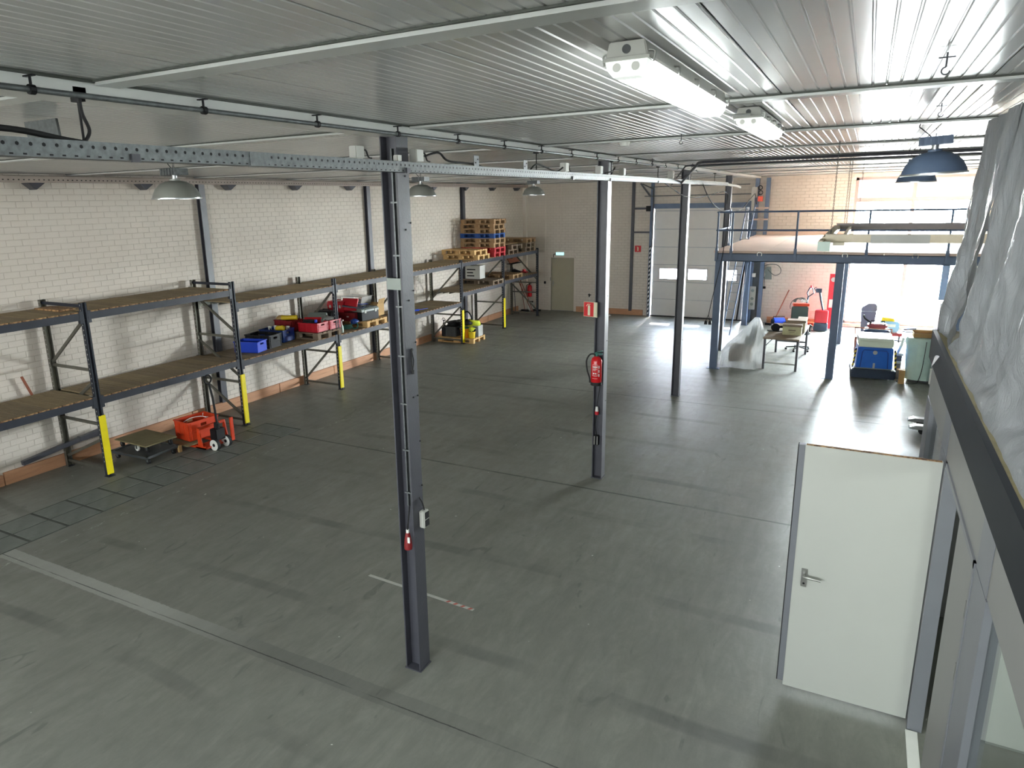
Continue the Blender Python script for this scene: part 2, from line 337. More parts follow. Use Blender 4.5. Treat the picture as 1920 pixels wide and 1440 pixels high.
def arc(c, r, a0, a1, n, plane='xz'):
    out = []
    for i in range(n + 1):
        a = math.radians(a0 + (a1 - a0) * i / n); u, v = r * math.cos(a), r * math.sin(a)
        out.append({'xz': (c[0] + u, c[1], c[2] + v), 'yz': (c[0], c[1] + u, c[2] + v), 'xy': (c[0] + u, c[1] + v, c[2])}[plane])
    return out
def bez(P, n=10):
    # smooth curve through the points
    P = [Vector(p) for p in P]; out = []
    for i in range(len(P) - 1):
        p0 = P[max(i - 1, 0)]; p1 = P[i]; p2 = P[i + 1]; p3 = P[min(i + 2, len(P) - 1)]
        for k in range(n):
            t = k / n; out.append(0.5 * ((2 * p1) + (p2 - p0) * t + (2 * p0 - 5 * p1 + 4 * p2 - p3) * t * t + (3 * p1 - p0 - 3 * p2 + p3) * t ** 3))
    out.append(P[-1]); return out

# ================================================================== SETTING
XL, XR, Y0, Y1, H = -8.12, 6.3, -6.0, 24.66, 4.66
struct('floor', MB().box(XL - 0.3, XR + 0.3, Y0 - 0.3, Y1 + 0.35, -0.2, 0), FLOOR)
floor_o = bpy.data.objects['floor']
struct('ground_outside', MB().box(-40, 40, Y1 + 0.36, 90, -0.25, -0.12), ASPH)
struct('ground_behind', MB().box(-40, 40, -60, Y0 - 0.4, -0.25, -0.12), ASPH)

# floor tiles beside the rack
gb = MB().box(-6.675, -5.775, 3.93, 9.46, 0.0005, 0.002).build('tile_bed', GROV, floor_o, kind='stuff')
tm = MB().box(0, 0.405, 0, 0.455, 0, 0.004).mesh('floor_tile', TILE)
for i in range(11):
    for j in range(2):
        t = bpy.data.objects.new('floor_tile', tm); COL.objects.link(t); t.parent = floor_o
        t.location = ((-6.645, -6.21)[j], 3.955 + i * 0.5, 0.0015)

# ---- brick walls
def brick_wall(name, origin, ax, length, height, holes=(), singles=300, near=None):
    """ax 'y': wall in plane x = const facing +x ; ax 'x': plane y = const facing -y"""
    cw, ch, j = 0.236, 0.0945, 0.007; d = 0.0045
    if ax == 'y': wall = struct(name, MB().box(origin[0] - 0.22, origin[0] - d, origin[1], origin[1] + length, 0, height + 0.1), MO)
    else:
        wall = None
        b = MB(); xs = origin[0]
        cuts = sorted(holes, key=lambda h: h[0]); x = xs - 0.22
        for (h0, h1, z0, z1) in cuts:
            b.box(x, h0, origin[1] + d, origin[1] + 0.22, 0, height + 0.1)
            if z0 > 0: b.box(h0, h1, origin[1] + d, origin[1] + 0.22, 0, z0)
            if z1 < height: b.box(h0, h1, origin[1] + d, origin[1] + 0.22, z1, height + 0.1)
            x = h1
        b.box(x, origin[0] + length + 0.22, origin[1] + d, origin[1] + 0.22, 0, height + 0.1)
        wall = struct(name, b, MO)
    cells = []
    for r in range(int(height / ch) + 1):
        off = -cw / 2 if r % 2 else 0
        for c in range(int(length / cw) + 2):
            a0 = c * cw + off; a1 = a0 + cw - j; z0 = r * ch + 0.002; z1 = min(z0 + ch - j, height - 0.001)
            a0 = max(a0, 0); a1 = min(a1, length)
            if a1 - a0 < 0.03 or z1 - z0 < 0.02: continue
            base = origin[1] if ax == 'y' else origin[0]
            A0, A1 = base + a0, base + a1; skip = False
            for (h0, h1, q0, q1) in holes:
                if z1 > q0 and z0 < q1:
                    if A0 >= h0 and A1 <= h1: skip = True
                    elif A0 < h0 < A1: A1 = h0
                    elif A0 < h1 < A1: A0 = h1
            if skip or A1 - A0 < 0.03: continue
            cells.append((A0, A1, z0, z1))
    if near is not None:
        full = [c for c in cells if abs((c[1] - c[0]) - (cw - j)) < 1e-4 and c[3] - c[2] > 0.08 and near(c)]
        full.sort(key=lambda c: (Vector((origin[0], c[0], c[2])) - CAM).length)
        pick = set(full[:singles])
    else: pick = set()
    st = MB()
    def brick(mb, A0, A1, z0, z1, o0=0.0):
        e = 0.0035; p = random.uniform(-0.0012, 0.0012) + o0
        if ax == 'y':
            x0 = origin[0] - d; x1 = origin[0] + p
            mb.add([(x0, A0, z0), (x0, A1, z0), (x0, A1, z1), (x0, A0, z1), (x1, A0 + e, z0 + e), (x1, A1 - e, z0 + e), (x1, A1 - e, z1 - e), (x1, A0 + e, z1 - e)],
                   [(4, 5, 6, 7), (0, 1, 5, 4), (1, 2, 6, 5), (2, 3, 7, 6), (3, 0, 4, 7)])
        else:
            x0 = origin[1] + d; x1 = origin[1] - p
            mb.add([(A0, x0, z0), (A1, x0, z0), (A1, x0, z1), (A0, x0, z1), (A0 + e, x1, z0 + e), (A1 - e, x1, z0 + e), (A1 - e, x1, z1 - e), (A0 + e, x1, z1 - e)],
                   [(4, 7, 6, 5), (0, 4, 5, 1), (1, 5, 6, 2), (2, 6, 7, 3), (3, 7, 4, 0)])
    for c in cells:
        if c not in pick: brick(st, *c)
    me = bpy.data.meshes.new('brickwork'); me.from_pydata(st.v, [], st.f); me.materials.append(BR)
    o = bpy.data.objects.new('brickwork', me); COL.objects.link(o); o.parent = wall; o['kind'] = 'stuff'
    if pick:
        b0 = MB(); L = cw - j; hh = ch - j; e = 0.0035
        b0.add([(0, 0, 0), (0, L, 0), (0, L, hh), (0, 0, hh), (d, e, e), (d, L - e, e), (d, L - e, hh - e), (d, e, hh - e)], [(4, 5, 6, 7), (0, 1, 5, 4), (1, 2, 6, 5), (2, 3, 7, 6), (3, 0, 4, 7)])
        bme = bpy.data.meshes.new('brick'); bme.from_pydata(b0.v, [], b0.f); bme.materials.append(BR)
        for c in pick:
            q = bpy.data.objects.new('brick', bme); COL.objects.link(q); q.parent = wall; q.location = (origin[0] - d + random.uniform(-0.001, 0.0012), c[0], c[2])
    return wall
def proj(P):
    v = Vector(P) - CAM; z = v.dot(F3); return (960 - 73.52 + 1316.36 * v.dot(R3) / z, 720 - 14.28 - 1316.36 * v.dot(U3) / z)
def infr(c):
    u, v = proj((XL, (c[0] + c[1]) / 2, c[2])); return u > -10 and 2.7 < c[2] < 4.4 or (u > -10 and 0.3 < c[2] < 2.3)
brick_wall('wall_left', (XL, Y0), 'y', Y1 - Y0, H, near=infr)
DX0, DX1, DZ = -7.02, -6.11, 1.98            # escape door
RX0, RX1, RZ = -3.24, -0.16, 3.72            # sectional door
GX0, GX1, GZ0, GZ1 = 2.80, 6.0, 0.12, 4.52   # glazing
brick_wall('wall_far', (XL, Y1), 'x', XR - XL, H, holes=((DX0, DX1, -1, DZ), (RX0, RX1, -1, RZ), (GX0, GX1, GZ0, GZ1)))
struct('wall_right', MB().box(XR, XR + 0.2, Y0, Y1 + 0.2, 0, H + 0.1), WALLW)
# wall behind the camera, its windows added for soft frontal fill
nb = MB().box(XL, XR, Y0 - 0.2, Y0, 0, 3.0).box(XL, XR, Y0 - 0.2, Y0, 4.2, H + 0.1)
for i in range(6): nb.box(XL + i * 2.78, min(XL + i * 2.78 + 0.5, XR), Y0 - 0.2, Y0, 3.0, 4.2)
struct('wall_near', nb, WALLW)
for i in range(5):
    x0 = XL + i * 2.78 + 0.5
    f = MB().box(x0, x0 + 2.28, Y0 - 0.12, Y0 - 0.06, 3.0, 3.06).box(x0, x0 + 2.28, Y0 - 0.12, Y0 - 0.06, 4.14, 4.2).box(x0, x0 + 0.06, Y0 - 0.12, Y0 - 0.06, 3.06, 4.14).box(x0 + 2.22, x0 + 2.28, Y0 - 0.12, Y0 - 0.06, 3.06, 4.14).box(x0 + 1.1, x0 + 1.16, Y0 - 0.12, Y0 - 0.06, 3.06, 4.14)
    wo = struct('window_%d' % (i + 2), f, OFFP)  # out-of-view window added for the light it lets in
    MB().box(x0 + 0.06, x0 + 2.22, Y0 - 0.1, Y0 - 0.09, 3.06, 4.14).build('pane', TGLASS, wo)

# ---- ceiling: ribbed sheet panels between cross strips
ceil = struct('ceiling', MB().box(XL - 0.2, XR + 0.2, Y0 - 0.2, Y1 + 0.2, H + 0.02, H + 0.2), CEIL2)
def panel_mesh(wd, ln):
    m = MB(); pitch = 0.0655; n = int(round(wd / pitch)); p = wd / n; prof = []
    for i in range(n):
        x = i * p; prof += [(x, 0), (x + p * 0.80, 0), (x + p * 0.86, 0.0055), (x + p * 0.94, 0.0055)]
    prof.append((wd, 0))
    k = len(prof); vs = [(x, 0, z) for x, z in prof] + [(x, ln, z) for x, z in prof]
    return m.add(vs, [(i, i + 1, k + i + 1, k + i) for i in range(k - 1)]).mesh('ceiling_panel', CEIL)
JY = [2.12 + 2.5 * k for k in range(-3, 10)]
PW = 0.982
pm = panel_mesh(PW - 0.006, 2.5 - 0.01)
ncol = int((XR - XL) / PW) + 1
rows = [Y0] + JY + [Y1]
for r in range(len(rows) - 1):
    ln = rows[r + 1] - rows[r]
    if ln < 0.05: continue
    for c in range(ncol):
        x0 = XL + 0.02 + c * PW
        if x0 + PW > XR + 0.25: continue
        o = bpy.data.objects.new('ceiling_panel', pm); COL.objects.link(o); o.parent = ceil
        o.location = (x0, rows[r] + 0.005, H); o.scale = (1, (ln - 0.01) / 2.49, 1)
for y in JY:
    w_ = 0.085
    if y <= 7.2: w_ = 0.12
    MB().box(XL + 0.01, -0.14, y, y + w_, H - 0.022, H - 0.001).build('cross_strip', CEIL2, ceil)
    MB().box(0.14, XR - 0.01, y, y + w_, H - 0.022, H - 0.001).build('cross_strip', CEIL2, ceil)
    MB().box(XL + 0.01, XR - 0.01, y - 0.014, y - 0.001, H - 0.008, H - 0.0005).build('seal_strip', GROV, ceil)
# longitudinal beam casing above the columns
MB().box(-0.13, 0.13, Y0 + 0.05, Y1 - 0.02, H - 0.07, H - 0.001).build('beam_casing', CEIL2, ceil)
MB().box(0.131, 0.145, Y0 + 0.05, Y1 - 0.02, H - 0.012, H - 0.001).build('seal_strip', GROV, ceil)

# ---- skirting boards
def board_run(name, segs, ax):
    root = None
    for (a0, a1, hh) in segs:
        m = MB()
        if ax == 'y': m.box(XL + 0.002, XL + 0.045, a0, a1, 0.0, hh)
        else: m.box(a0, a1, Y1 - 0.045, Y1 - 0.002, 0.0, hh)
        if root is None: root = struct(name, m, PINE)
        else: m.build('skirting_plank', PINE, root)
    return root
board_run('baseboard_left', [(4.2, 5.35, 0.17), (5.37, 8.9, 0.2), (8.92, 11.3, 0.2), (11.32, 13.2, 0.2), (13.22, 15.6, 0.2), (15.62, 18.6, 0.2), (18.62, 21.5, 0.2), (21.52, 24.0, 0.2)], 'y')
board_run('baseboard_far', [(-6.0, -4.7, 0.2), (-4.69, -3.5, 0.2), (0.62, 1.9, 0.2), (1.91, 2.7, 0.2)], 'x')
# white panel end at far left of picture
tag(MB().box(XL + 0.05, XL + 0.4, 4.55, 4.68, 0, 0.62).build('white_board', WALLW), 'white board end standing by the wall at the left picture edge', 'board')

# ---- glazing in the far wall
win = struct('window_1', MB().box(GX0, GX0 + 0.08, Y1 + 0.04, Y1 + 0.14, GZ0, GZ1).box(GX1 - 0.08, GX1, Y1 + 0.04, Y1 + 0.14, GZ0, GZ1).box(GX0, GX1, Y1 + 0.04, Y1 + 0.14, GZ0, GZ0 + 0.08).box(GX0, GX1, Y1 + 0.04, Y1 + 0.14, GZ1 - 0.07, GZ1).box(GX0, GX1, Y1 + 0.03, Y1 + 0.14, 3.80, 3.92).box(GX0, GX1, Y1 + 0.04, Y1 + 0.14, 2.55, 2.8), FRAMEP)
MB().box(4.28, 4.38, Y1 + 0.02, Y1 + 0.15, GZ0, GZ1).build('mullion', FRAMEP, win)
for a, b in ((GX0 + 0.08, 4.28), (4.38, GX1 - 0.08)):
    MB().box(a, b, Y1 + 0.08, Y1 + 0.09, GZ0 + 0.08, 2.55).build('pane', GLASS, win)
    MB().box(a, b, Y1 + 0.08, Y1 + 0.09, 2.8, 3.8).build('pane', GLASS, win)
    MB().box(a, b, Y1 + 0.08, Y1 + 0.10, 3.92, GZ1 - 0.07).build('infill_panel', BLIND, win)
MB().box(GX0 - 0.02, GX1 + 0.05, Y1 - 0.06, Y1 + 0.04, GZ0 - 0.03, GZ0).build('sill', PINE, win)

# ---- escape door
d1 = struct('door_1', MB().box(DX0 - 0.09, DX0, Y1 - 0.03, Y1 + 0.1, 0, DZ + 0.05).box(DX1, DX1 + 0.06, Y1 - 0.01, Y1 + 0.1, 0, DZ + 0.05).box(DX0 - 0.09, DX1 + 0.06, Y1 - 0.01, Y1 + 0.1, DZ, DZ + 0.06), BR)
MB().box(DX0 + 0.005, DX1 - 0.005, Y1 + 0.03, Y1 + 0.075, 0.012, DZ - 0.005).build('door_leaf', DOORG, d1)
MB().box(DX0 - 0.05, DX1 + 0.05, Y1 + 0.1, Y1 + 0.2, -0.1, DZ + 0.1).build('light_leak_backing', STEEL, d1)  # dark box added behind the leaf to stop daylight leaking in
MB().box(DX0, DX1, Y1 + 0.0, Y1 + 0.1, 0.0, 0.012).build('threshold', OFFP, d1)  # strip added to close the light gap under the leaf
MB().box(DX0 + 0.05, DX0 + 0.09, Y1 + 0.018, Y1 + 0.03, 0.92, 1.12).tube([(DX0 + 0.07, Y1 + 0.02, 1.03), (DX0 + 0.07, Y1 - 0.03, 1.03), (DX0 + 0.18, Y1 - 0.03, 1.03)], 0.009).build('door_handle', CHROME, d1)
MB().box(DX0 - 0.03, DX0 + 0.0, Y1 - 0.045, Y1 - 0.03, 1.12, 1.25).build('lock_plate', CHROME, d1)
MB().box(DX0 + 0.05, DX0 + 0.2, Y1 + 0.01, Y1 + 0.03, DZ - 0.05, DZ - 0.02).build('door_closer', CHROME, d1)

# ---- sectional overhead door
d2 = struct('door_2', MB().box(RX0 - 0.1, RX0, Y1 - 0.1, Y1 + 0.02, 0, 4.55).box(RX1, RX1 + 0.1, Y1 - 0.1, Y1 + 0.02, 0, 3.9).box(RX0 + 0.02, RX1, Y1 - 0.08, Y1 - 0.02, 3.70, 3.86), STEELB)
zs = [0.03, 0.616, 1.216, 1.81, 2.412, 3.012, 3.62, 3.76]
wins = [(-2.97, -2.33), (-2.0, -1.37), (-0.95, -0.41)]
for i in range(7):
    z0, z1 = zs[i] + 0.006, zs[i + 1] - 0.006; b = MB()
    if i == 2:
        b.box(RX0 + 0.02, RX1 - 0.02, Y1 + 0.02, Y1 + 0.06, z0, 1.32).box(RX0 + 0.02, RX1 - 0.02, Y1 + 0.02, Y1 + 0.06, 1.68, z1)
        x = RX0 + 0.02
        for a, c in wins: b.box(x, a, Y1 + 0.02, Y1 + 0.06, 1.32, 1.68); x = c
        b.box(x, RX1 - 0.02, Y1 + 0.02, Y1 + 0.06, 1.32, 1.68)
    else: b.box(RX0 + 0.02, RX1 - 0.02, Y1 + 0.02, Y1 + 0.06, z0, z1)
    b.build('door_section', RDOOR, d2)
MB().box(RX0 + 0.02, RX1 - 0.02, Y1 + 0.062, Y1 + 0.066, 0.03, 1.3).box(RX0 + 0.02, RX1 - 0.02, Y1 + 0.062, Y1 + 0.066, 1.7, 3.76).build('backing_sheet', STEELB, d2)
for a, c in wins:
    f = MB()
    f.box(a - 0.012, c + 0.012, Y1 + 0.012, Y1 + 0.03, 1.31, 1.33).box(a - 0.012, c + 0.012, Y1 + 0.012, Y1 + 0.03, 1.67, 1.69).box(a - 0.012, a + 0.01, Y1 + 0.012, Y1 + 0.03, 1.31, 1.69).box(c - 0.01, c + 0.012, Y1 + 0.012, Y1 + 0.03, 1.31, 1.69)
    fo = f.build('window_frame', BLACK, d2)
    MB().box(a, c, Y1 + 0.04, Y1 + 0.045, 1.33, 1.67).build('pane', ACRYL, fo)
MB().box(RX0, RX1, Y1 + 0.0, Y1 + 0.03, 0.0, 0.035).build('bottom_seal', RUB, d2)
for sx in (RX0 - 0.075, RX1 + 0.035):
    g = MB().box(sx, sx + 0.045, Y1 - 0.115, Y1 - 0.10, 0.02, 2.45).build('hazard_strip', BLACK, d2)
    w_ = MB()
    for k in range(16):
        z = 0.05 + k * 0.15; w_.add([(sx + 0.001, Y1 - 0.1165, z), (sx + 0.044, Y1 - 0.1165, z + 0.05), (sx + 0.044, Y1 - 0.1165, z + 0.12), (sx + 0.001, Y1 - 0.1165, z + 0.07)], [(0, 1, 2, 3)])
    w_.build('white_stripes', HAZW, g)
MB().tube([(RX0 - 0.3, Y1 - 0.14, 4.12), (RX1 + 0.1, Y1 - 0.14, 4.12)], 0.016).tube([(RX0 - 0.1, Y1 - 0.2, 4.42), (RX1, Y1 - 0.2, 4.42)], 0.012).build('spring_shaft', GALV, d2)
MB().box(RX0 - 0.22, RX0 - 0.08, Y1 - 0.2, Y1 - 0.02, 3.62, 3.8).build('drive_unit', BLACK, d2)
MB().tube([(RX0 + 0.01, Y1 - 0.12, 2.4), (RX0 + 0.01, Y1 - 0.12, 3.9), (RX0 + 0.03, Y1 - 0.3, 4.35), (RX0 + 0.03, Y1 - 1.6, 4.5)], 0.02).build('track', DGREY, d2)

# ---- steel framing on the walls
fr = MB().box(-4.0, -3.9, Y1 - 0.08, Y1 - 0.01, 0.15, H - 0.04).box(-3.9, RX0 - 0.1, Y1 - 0.07, Y1 - 0.02, 3.68, 3.75).box(-3.9, RX0 - 0.1, Y1 - 0.07, Y1 - 0.02, 2.88, 2.94)
fr.bar((-3.7, Y1 - 0.1, 4.55), (RX0 - 0.1, Y1 - 0.1, 4.1), 0.05, 0.05)
struct('trim_1', fr, STEEL)
for i, y in enumerate((4.62, 9.70, 14.95, 19.9)):
    b = MB().box(XL + 0.001, XL + 0.02, y - 0.07, y + 0.07, 0.2, 4.58).box(XL + 0.02, XL + 0.08, y - 0.012, y + 0.012, 0.2, 4.58).box(XL + 0.08, XL + 0.1, y - 0.07, y + 0.07, 0.2, 4.58)
    struct('trim_%d' % (i + 2), b, STEEL)
struct('trim_6', MB().box(XL + 0.001, XL + 0.14, Y1 - 0.12, Y1 - 0.001, 0.0, 4.58), BR)
# perforated angle along the head of the left wall with brackets
ang = struct('trim_7', MB().box(XL + 0.001, XL + 0.25, Y0 + 0.2, Y1 - 0.2, 4.60, 4.615).box(XL + 0.235, XL + 0.25, Y0 + 0.2, Y1 - 0.2, 4.52, 4.60), DULL)
ph = MB(); y = 3.0
while y < Y1 - 0.4: ph.box(XL + 0.2499, XL + 0.2515, y, y + 0.022, 4.553, 4.568); y += 0.075
ph.build('slot_holes', BLACK, ang, kind='stuff')
bk = MB().prism([(XL + 0.02, 4.54), (XL + 0.24, 4.54), (XL + 0.02, 4.44)], 'y', -0.006, 0.006).box(XL + 0.02, XL + 0.24, -0.05, 0.05, 4.53, 4.54)
# wedge brackets
bkm = MB().add([(0.01, -0.13, 4.52), (0.2, -0.13, 4.52), (0.2, 0.13, 4.52), (0.01, 0.13, 4.52), (0.01, -0.01, 4.42), (0.16, -0.01, 4.42), (0.16, 0.01, 4.42), (0.01, 0.01, 4.42)], [(0, 1, 2, 3), (4, 7, 6, 5), (0, 4, 5, 1), (1, 5, 6, 2), (2, 6, 7, 3), (3, 7, 4, 0)]).mesh('wall_bracket', STEEL)
for k in range(11):
    o = bpy.data.objects.new('wall_bracket', bkm); COL.objects.link(o); o.parent = ang; o.location = (XL, 4.6 + k * 1.92, 0)

# ---- office block on the right with its roof deck
XO = 3.865; YE = 7.68
off = struct('wall_office', MB().box(XO + 0.001, XO + 0.07, -4.0, YE, 2.22, 2.585), OFF)     # head panel
def post(y0, y1, z1=2.222): return MB().box(XO - 0.006, XO + 0.085, y0, y1, 0, z1).build('wall_post', OFFP, off)
post(7.30, YE); post(5.74, 6.14); post(3.72, 4.12); post(1.9, 2.1); post(-0.1, 0.1)
for y in (6.0, 3.92, 1.99, 0.0): MB().box(XO - 0.004, XO + 0.0, y - 0.17, y + 0.17, 2.222, 2.585).build('panel_cover', OFFP, off)
for a, c in ((6.14, 7.30), (2.1, 3.72), (0.1, 1.9)):
    MB().box(XO + 0.03, XO + 0.036, a, c, 0.08, 2.2).build('pane', GLASS, off)
    MB().box(XO + 0.0, XO + 0.07, a, c, 0, 0.09).build('bottom_rail', OFFP, off)
    MB().box(XO + 0.015, XO + 0.05, a, c, 2.19, 2.222).build('glazing_bead', OFFP, off)
fas = struct('trim_8', MB().box(XO - 0.035, XO - 0.001, -4.0, YE + 0.03, 2.585, 2.845).box(XO - 0.035, XR, YE, YE + 0.03, 2.585, 2.845), FASC)
struct('floor_office_roof', MB().box(XO - 0.03, XR, -4.0, YE, 2.80, 2.842), PLY)
struct('wall_office_end', MB().box(XO + 0.09, XR, YE - 0.08, YE, 0, 2.585), OFF)
struct('wall_office_inside', MB().box(5.9, 5.95, -4.0, YE - 0.1, 0, 2.79).box(XO + 0.3, 5.9, 4.9 + 0.9, 5.86, 0, 2.79), WALLW)
struct('ceiling_office', MB().box(XO + 0.09, 5.9, -4.0, YE - 0.1, 2.6, 2.64), WALLW)
# office door: one leaf open square to the wall, the other shut
od = struct('door_3', MB().box(XO - 0.01, XO + 0.09, 5.70, 5.745, 0, 2.225).box(XO - 0.01, XO + 0.09, 4.115, 4.16, 0, 2.225).box(XO - 0.01, XO + 0.09, 4.12, 5.74, 2.19, 2.225), OFFP)
shut = MB().box(XO + 0.012, XO + 0.052, 4.165, 4.93, 0.01, 2.185).build('shut_leaf', OFF, od, label='shut grey leaf of the office double door')
for z in (1.88, 1.50, 0.4):
    MB().cyl((XO + 0.0, 4.165, z), (XO + 0.0, 4.165, z + 0.1), 0.012).box(XO - 0.002, XO + 0.012, 4.165, 4.21, z, z + 0.1).build('hinge', CHROME, shut)
LY = 5.80
leaf = MB().box(2.945, XO - 0.015, LY, LY + 0.042, 0.02, 2.19).build('open_leaf', DOORW, od, label='white office door leaf standing open')
MB().box(2.90, 2.945, LY - 0.004, LY + 0.05, 0.06, 2.19).build('edge_profile', OFFP, leaf)
MB().box(2.892, 2.90, LY - 0.004, LY + 0.05, 0.06, 2.19).build('rubber_seal', RUB, leaf)
MB().box(2.95, XO - 0.02, LY + 0.004, LY + 0.038, 2.19, 2.1935).build('raw_top_edge', BOARDE, leaf)
hd = MB().box(3.005, 3.05, LY - 0.008, LY, 0.98, 1.14)
hd.tube([(3.028, LY, 1.09), (3.028, LY - 0.055, 1.09), (3.05, LY - 0.06, 1.09), (3.15, LY - 0.06, 1.085)], 0.0095, 10)
hd.build('door_handle', CHROME, leaf, smooth=True)
MB().cyl((3.028, LY - 0.009, 1.01), (3.028, LY - 0.0, 1.01), 0.009, n=12).build('keyhole', BLACK, leaf)
MB().box(XO - 0.02, XO + 0.06, 4.2, 5.68, 0.0, 0.012).build('threshold', WHITE, od)

# ================================================================== COLUMNS
def ibeam(x, y, z0, z1, b=0.16, h=0.152, tf=0.012, tw=0.009):
    m = MB(); m.box(x + h / 2 - tf, x + h / 2, y - b / 2, y + b / 2, z0, z1); m.box(x - h / 2, x - h / 2 + tf, y - b / 2, y + b / 2, z0, z1)
    m.box(x - h / 2 + tf, x + h / 2 - tf, y - tw / 2, y + tw / 2, z0, z1); return m
cols = []
for i in range(4):
    y = 4.62 + 5 * i
    lab = ['dark steel I-column nearest the camera, cables strapped to it', 'dark steel I-column carrying the fire extinguisher', 'plain dark steel I-column between extinguisher column and mezzanine', 'dark steel I-column behind the mezzanine corner post'][i]
    t = thing('steel_column', lab, 'column', (-0.01, y, 0), 0, 'steel columns down the middle of the hall')
    ibeam(0, 0, 0.012, 4.59).build('shaft', STEEL, t, bevel=0.0015)
    MB().box(-0.085, 0.085, -0.088, 0.088, 0, 0.012).build('base_plate', STEEL, t)
    cols.append(t)
c1 = cols[0]
# cable duct in the recess, screws, welded patch
MB().box(0.035, 0.055, -0.05, -0.03, 1.5, 4.5).build('cable_duct', DGREY, c1)
b = MB().box(0.01, 0.02, -0.06, -0.02, 1.6, 4.5).build('conduit', GALV, c1)
cl = MB().box(0.0, 0.07, -0.056, -0.045, 0, 0.012).mesh('clip', GALV)
for k, z in enumerate((1.72, 2.1, 2.5, 2.9, 3.3, 3.7, 4.1)):
    o = bpy.data.objects.new('clip', cl); COL.objects.link(o); o.parent = c1; o.location = (0, -0.02, z)
sm = MB().cyl((0, 0, 0), (0.008, 0, 0), 0.007, n=8).mesh('bolt', BLACK)
for yy, z in ((0.07, 1.75), (0.07, 2.15), (0.0, 2.55), (0.065, 2.55), (0.07, 3.0), (0.0, 3.35), (0.07, 3.42), (0.0, 3.9), (0.07, 3.95), (0.02, 4.3)):
    o = bpy.data.objects.new('bolt', sm); COL.objects.link(o); o.parent = c1; o.location = (0.0755, yy, z)
MB().box(-0.07, 0.062, -0.081, -0.0805 + 0.012, 3.44, 3.53).build('tape_band', GREY, c1)
MB().tube(bez([(0.08, 0.0, 2.95), (0.085, 0.015, 2.86), (0.084, 0.0, 2.78)]), 0.005).tube(bez([(0.08, 0.0, 2.95), (0.088, -0.015, 2.85), (0.084, -0.01, 2.77)]), 0.005).cyl((0.08, 0, 2.95), (0.09, 0, 2.95), 0.012).cyl((0.084, 0.0, 2.78), (0.084, 0.0, 2.75), 0.012).build('strap', RUB, c1)
for c in cols[1:]:
    for yy, z in ((0.03, 1.2), (0.03, 2.1), (0.03, 2.75), (0.03, 3.6)):
        o = bpy.data.objects.new('bolt', sm); COL.objects.link(o); o.parent = c; o.location = (0.0755, yy, z)
# double socket on column 1
t = thing('wall_socket', 'grey double socket with black flaps on the nearest column', 'socket', (0.066, 4.66, 1.38))
MB().box(0.0, 0.055, -0.035, 0.045, 0, 0.155).build('housing', LGREY, t, bevel=0.008)
for z in (0.012, 0.082): MB().box(0.053, 0.062, -0.025, 0.036, z, z + 0.062).build('flap', BLACK, t, bevel=0.004)
MB().tube(bez([(0.03, 0.01, 0.15), (0.02, 0.0, 0.22), (0.01, -0.03, 0.28)]), 0.006).build('cable', RUB, t)
# red coupling hanging in the recess
t = thing('power_connector', 'red industrial plug hanging in the nearest column recess', 'plug', (0.015, 4.52, 1.22))
MB().lathe((0, 0, 0), [(0.0, 0), (0.034, 0.0), (0.036, 0.03), (0.03, 0.09), (0.02, 0.14), (0.018, 0.15), (0, 0.15)], 16).build('body', DRED, t, smooth=True)
MB().cyl((0, 0, 0.15), (0, 0, 0.18), 0.014).build('gland', WHITE, t)
MB().box(0.015, 0.035, -0.03, -0.02, 0.07, 0.12).build('sticker', WHITE, t)
MB().tube(bez([(0, 0, 0.18), (0.01, 0.0, 0.25), (0.02, 0.02, 0.4)]), 0.007).build('cable', RUB, t)

# extinguisher on column 2
YC = 9.52
t = thing('fire_extinguisher', 'red fire extinguisher hung on the second column', 'fire extinguisher', (-0.025, YC - 0.03, 1.47))
MB().lathe((0, 0, 0), [(0, 0.02), (0.075, 0.02), (0.08, 0.035), (0.08, 0.36), (0.065, 0.40), (0.03, 0.425), (0, 0.43)], 28).build('cylinder', REDP, t, smooth=True)
MB().lathe((0, 0, 0), [(0, 0.0), (0.08, 0.0), (0.085, 0.035), (0.082, 0.05), (0.0, 0.05)], 24).build('foot_ring', RUB, t, smooth=True)
lb = []
nseg = 10
def label_patch(a0, a1, z0, z1, r=0.0812):
    m = MB(); vs = []; fs = []
    for k in range(nseg + 1):
        a = math.radians(a0 + (a1 - a0) * k / nseg); vs += [(r * math.cos(a), r * math.sin(a), z0), (r * math.cos(a), r * math.sin(a), z1)]
    for k in range(nseg): fs.append((2 * k, 2 * k + 2, 2 * k + 3, 2 * k + 1))
    return m.add(vs, fs)
lbm = MB()
for (a0, a1, z0, z1) in ((-112, -62, 0.275, 0.29), (-108, -72, 0.262, 0.267), (-110, -68, 0.245, 0.25), (-110, -80, 0.23, 0.234), (-108, -92, 0.175, 0.195), (-84, -72, 0.175, 0.195), (-114, -60, 0.15, 0.155), (-114, -60, 0.31, 0.314), (-114, -112, 0.15, 0.31), (-60, -58, 0.15, 0.31), (-114, -60, 0.11, 0.113), (-50, -40, 0.26, 0.3), (-50, -40, 0.2, 0.24), (-50, -40, 0.14, 0.18)):
    p = label_patch(a0, a1, z0, z1); lbm.add(p.v, p.f)
lbm.build('label_print', WHITE, t)
MB().cyl((0, 0, 0.42), (0, 0, 0.46), 0.02).box(-0.03, 0.085, -0.012, 0.012, 0.46, 0.472).bar((-0.02, 0, 0.478), (0.09, 0, 0.51), 0.02, 0.008).build('valve', GREENP, t)
MB().tube(bez([(-0.02, 0, 0.455), (-0.09, -0.02, 0.45), (-0.14, -0.03, 0.36), (-0.13, -0.03, 0.22), (-0.095, -0.02, 0.1), (-0.09, -0.02, 0.03)]), 0.011, 10).build('hose', RUB, t, smooth=True)
